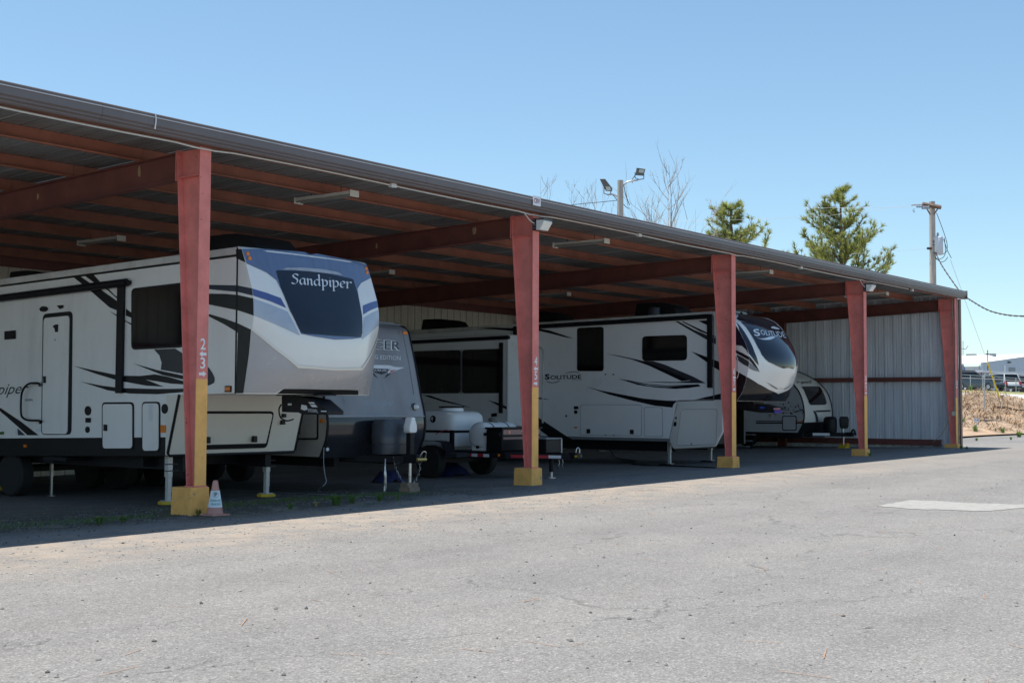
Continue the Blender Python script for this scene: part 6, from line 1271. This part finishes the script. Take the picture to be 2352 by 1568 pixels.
# wires running off
wt = MB(); P = cr([VP(2010,640,-.5), VP(2070,760,-2), UZ('v', 2190, 935, du-5), UZ('v', 2235, 990, du-6), UZ('D', 2230, 690, du-7), UZ('D', 2280, 716, du-9), UZ('D', 2352, 726, du-12), UZ('D', 2470, 716, du-16)], 14, False)
for s_ in (0, pi): wt.tube([p+Vector((0, cos(i*1.3+s_)*.022, sin(i*1.3+s_)*.022)) for i, p in enumerate(P)], .018, 5)
wt.build('service_cable', 'wire', up, kind='stuff')
for pts in (((1945,610),(1640,632),(1300,655)), ((1810,244),(1100,335),(600,360),(-200,380)), ((1850,262),(1480,265),(900,270))): MB().tube([VP(*q, 3*i) for i, q in enumerate(pts)], .006, 4).build('line_wire', 'wire_light', up)
# far poles over the white building
for fr, x, y0, y1, lab in (('r', 998, 165, 320, 'distant dark pole standing over the white building roof'), ('r', 308, -90, 330, 'distant lamp mast with side arms beside the shed corner')):
    a = UZ(fr, x, y0, 175); b = UZ(fr, x, y1, 175); t = thing('distant_pole', lab, 'pole', (a.x, a.y, 3.2), 'distant poles'); MB().tube([(a.x, a.y, 3.0), b, a], .06 if x > 500 else .05, 6).build('mast', 'wire' if x > 500 else 'fence_galv', t)
    if x < 500: MB().tube([UZ('r', 240, 130, 175), UZ('r', 400, 135, 175), UZ('r', 410, 95, 175), UZ('r', 450, 45, 175)], .06, 5).build('arm', 'fence_galv', t)

# ================================================================== trees
def pine(apex, H, env, seed, label, base_z):
    rnd = random.Random(seed); t = thing('pine_tree', label, 'tree', (apex.x, apex.y, base_z), 'pines behind the shed'); wood = MB(); nd = MB(); tips = MB()
    wood.tube([(apex.x, apex.y, base_z-.2), (apex.x+.05, apex.y, apex.z-H*.5), (apex.x-.03, apex.y, apex.z-H*.2), tuple(apex)], [.20, .13, .07, .02], 8)
    def tuft(p, d, s_):
        d = d.normalized(); x = d.orthogonal().normalized(); y = d.cross(x)
        for k in range(30):
            a = rnd.random()*2*pi; sp = rnd.uniform(.25, 1.25); v = (d*cos(sp)+(x*cos(a)+y*sin(a))*sin(sp))*s_*rnd.uniform(.65, 1.1); w = v.cross(Vector((rnd.random()-.5, rnd.random()-.5, rnd.random()-.5))).normalized()*.016; q = p-d*s_*.5*rnd.random()
            nd.add([q-w, q+w, q+v], [(0,1,2)])
        if rnd.random() < .45:
            for k in range(2): a = p+d*s_*.25; v = d*s_*.55+Vector((rnd.uniform(-.05, .05), rnd.uniform(-.05, .05), .05)); w = v.orthogonal().normalized()*.022; tips.add([a-w, a+w, a+v], [(0,1,2)])
    h = .25
    while h < H:
        r = env(h)
        for k in range(rnd.choice((3, 4, 5)) if h > 1 else 3):
            a = rnd.random()*2*pi; l = r*rnd.uniform(.45, 1.12); st = Vector((apex.x, apex.y, apex.z-h)); d = Vector((cos(a), sin(a), rnd.uniform(.05, .5)))
            P = [st]; n = max(3, int(l/.35)); cur = st.copy(); dd = d.normalized()
            for i in range(n): dd = (dd+Vector((rnd.uniform(-.18, .18), rnd.uniform(-.18, .18), .10))).normalized(); cur = cur+dd*(l/n); P.append(cur.copy())
            wood.tube(P, [.05*(1-i/(len(P)))*min(1, l/2)+.012 for i in range(len(P))], 5)
            for i in range(max(1, int(n*.30)), n+1):
                tuft(P[i], dd+Vector((0, 0, .35)), rnd.uniform(.30, .46))
                for q in range(3):
                    if rnd.random() < .6:
                        sd2 = (dd+Vector((rnd.uniform(-1, 1), rnd.uniform(-1, 1), rnd.uniform(-.1, .7)))).normalized(); e_ = P[i]+sd2*rnd.uniform(.22, .60)*min(1.2, l); wood.tube([P[i], e_], [.018, .010], 4, caps=False); tuft(e_, sd2+Vector((0, 0, .3)), rnd.uniform(.26, .40))
        h += rnd.uniform(.28, .52)
    for k in range(4): tuft(Vector((apex.x, apex.y, apex.z-.12*k)), Vector((rnd.uniform(-.4, .4), rnd.uniform(-.4, .4), 1)), .38)
    wood.build('trunk', 'bark', t, smooth=50, fix=False); nd.build('crown', 'needles', t, fix=False); tips.build('new_shoots', 'needle_tips', t, fix=False, kind='stuff')
ap = UZ('v', 1215, 115, 78); pine(ap, 7.2, lambda h: .35+.70*h if h < 3 else 2.45+.50*(h-3), 5, 'larger pointed pine behind the shed roof, left of the utility pole', .4)
ap = UZ('v', 295, 250, 74); pine(ap, 4.6, lambda h: .5+.62*h, 8, 'smaller bushy pine behind the shed roof, left of the larger pine', .4)
def bare(x0, y0, h, depth, seed, label, r=.05, n=7, fork=.35, buds=False):      # (x0,y0): the top in the 'm' frame
    rnd = random.Random(seed); tp2 = UZ('m', x0, y0, depth); b0 = Vector((tp2.x, tp2.y, .3)); t = thing('bare_tree', label, 'tree', b0, 'leafless saplings behind the shed'); tr_ = MB(); tw = MB(); bd_ = MB()
    P = [b0+(tp2-b0)*(i/9)+Vector((rnd.uniform(-.12, .12), rnd.uniform(-.12, .12), 0))*(0 if i in (0, 9) else 1) for i in range(10)]; tr_.tube(P, [r*(1-.86*i/9) for i in range(10)], 6)
    def twig(p, d, l, r_, lev):
        Q = [p]; c_ = p.copy(); dd = d.normalized()
        for i in range(4): dd = (dd+Vector((rnd.uniform(-.16, .16), rnd.uniform(-.16, .16), .07))).normalized(); c_ = c_+dd*l/4; Q.append(c_.copy())
        tw.tube(Q, [r_*(1-.75*i/4) for i in range(5)], 4, caps=False)
        if buds and rnd.random() < .6:
            for q in Q[2:]: e_ = q+Vector((rnd.uniform(-.08, .08), rnd.uniform(-.08, .08), rnd.uniform(-.05, .08))); bd_.add([e_, e_+Vector((.05, .02, .03)), e_+Vector((.02, -.03, .07))], [(0,1,2)])
        if lev > 0:
            for i in range(3): k = rnd.choice((1, 2, 3, 4)); twig(Q[k], dd+Vector((rnd.uniform(-.7, .7), rnd.uniform(-.7, .7), rnd.uniform(-.1, .5))), l*rnd.uniform(.35, .65), r_*.55, lev-1)
    for i in range(n):
        f = rnd.uniform(.45, .97); p = b0.lerp(tp2, f); a = rnd.random()*2*pi; twig(p, Vector((cos(a)*.8, sin(a)*.8, rnd.uniform(.6, 1.4))), h*(1.05-f)*rnd.uniform(.5, 1.0)+.3, r*.42*(1.1-f)+.012, 2)
    tr_.build('trunk', 'twig', t, smooth=50, fix=False); tw.build('twigs', 'twig', t, fix=False)
    if buds: bd_.build('buds', 'bud', t, fix=False, kind='stuff')
for i, (x, y, h, dp_, r, n, b, lab) in enumerate(((240,215,6,72,.045,9,0,'leftmost leafless sapling above the shed roof'), (150,240,5,70,.035,6,0,'thin leafless sapling just above the CRV sign'), (540,290,6,74,.045,11,1,'leafless sapling with first buds left of the flood light pole'), (690,335,5.5,76,.04,9,0,'leafless twiggy sapling close left of the flood light pole'), (835,225,6.5,73,.045,10,0,'tall leafless sapling below the left flood light'),
        (1320,480,5,72,.035,8,0,'low leafless sapling just right of the flood light pole'), (1480,560,5,78,.04,11,0,'low twiggy sapling right of the flood light pole'), (1560,550,5,76,.04,10,0,'low twiggy sapling left of the tallest bare tree'), (1725,70,8.5,64,.075,16,1,'tallest bare tree with yellow buds right of the flood light pole'), (2052,605,3,64,.028,1,0,'single bare stem left of the smaller pine'), (2240,490,5,66,.04,7,0,'bare sapling just left of the smaller pine'))):
    bare(x, y, h, dp_, 60+i, lab, r*0.95, int(n*1.5), .35, bool(b))
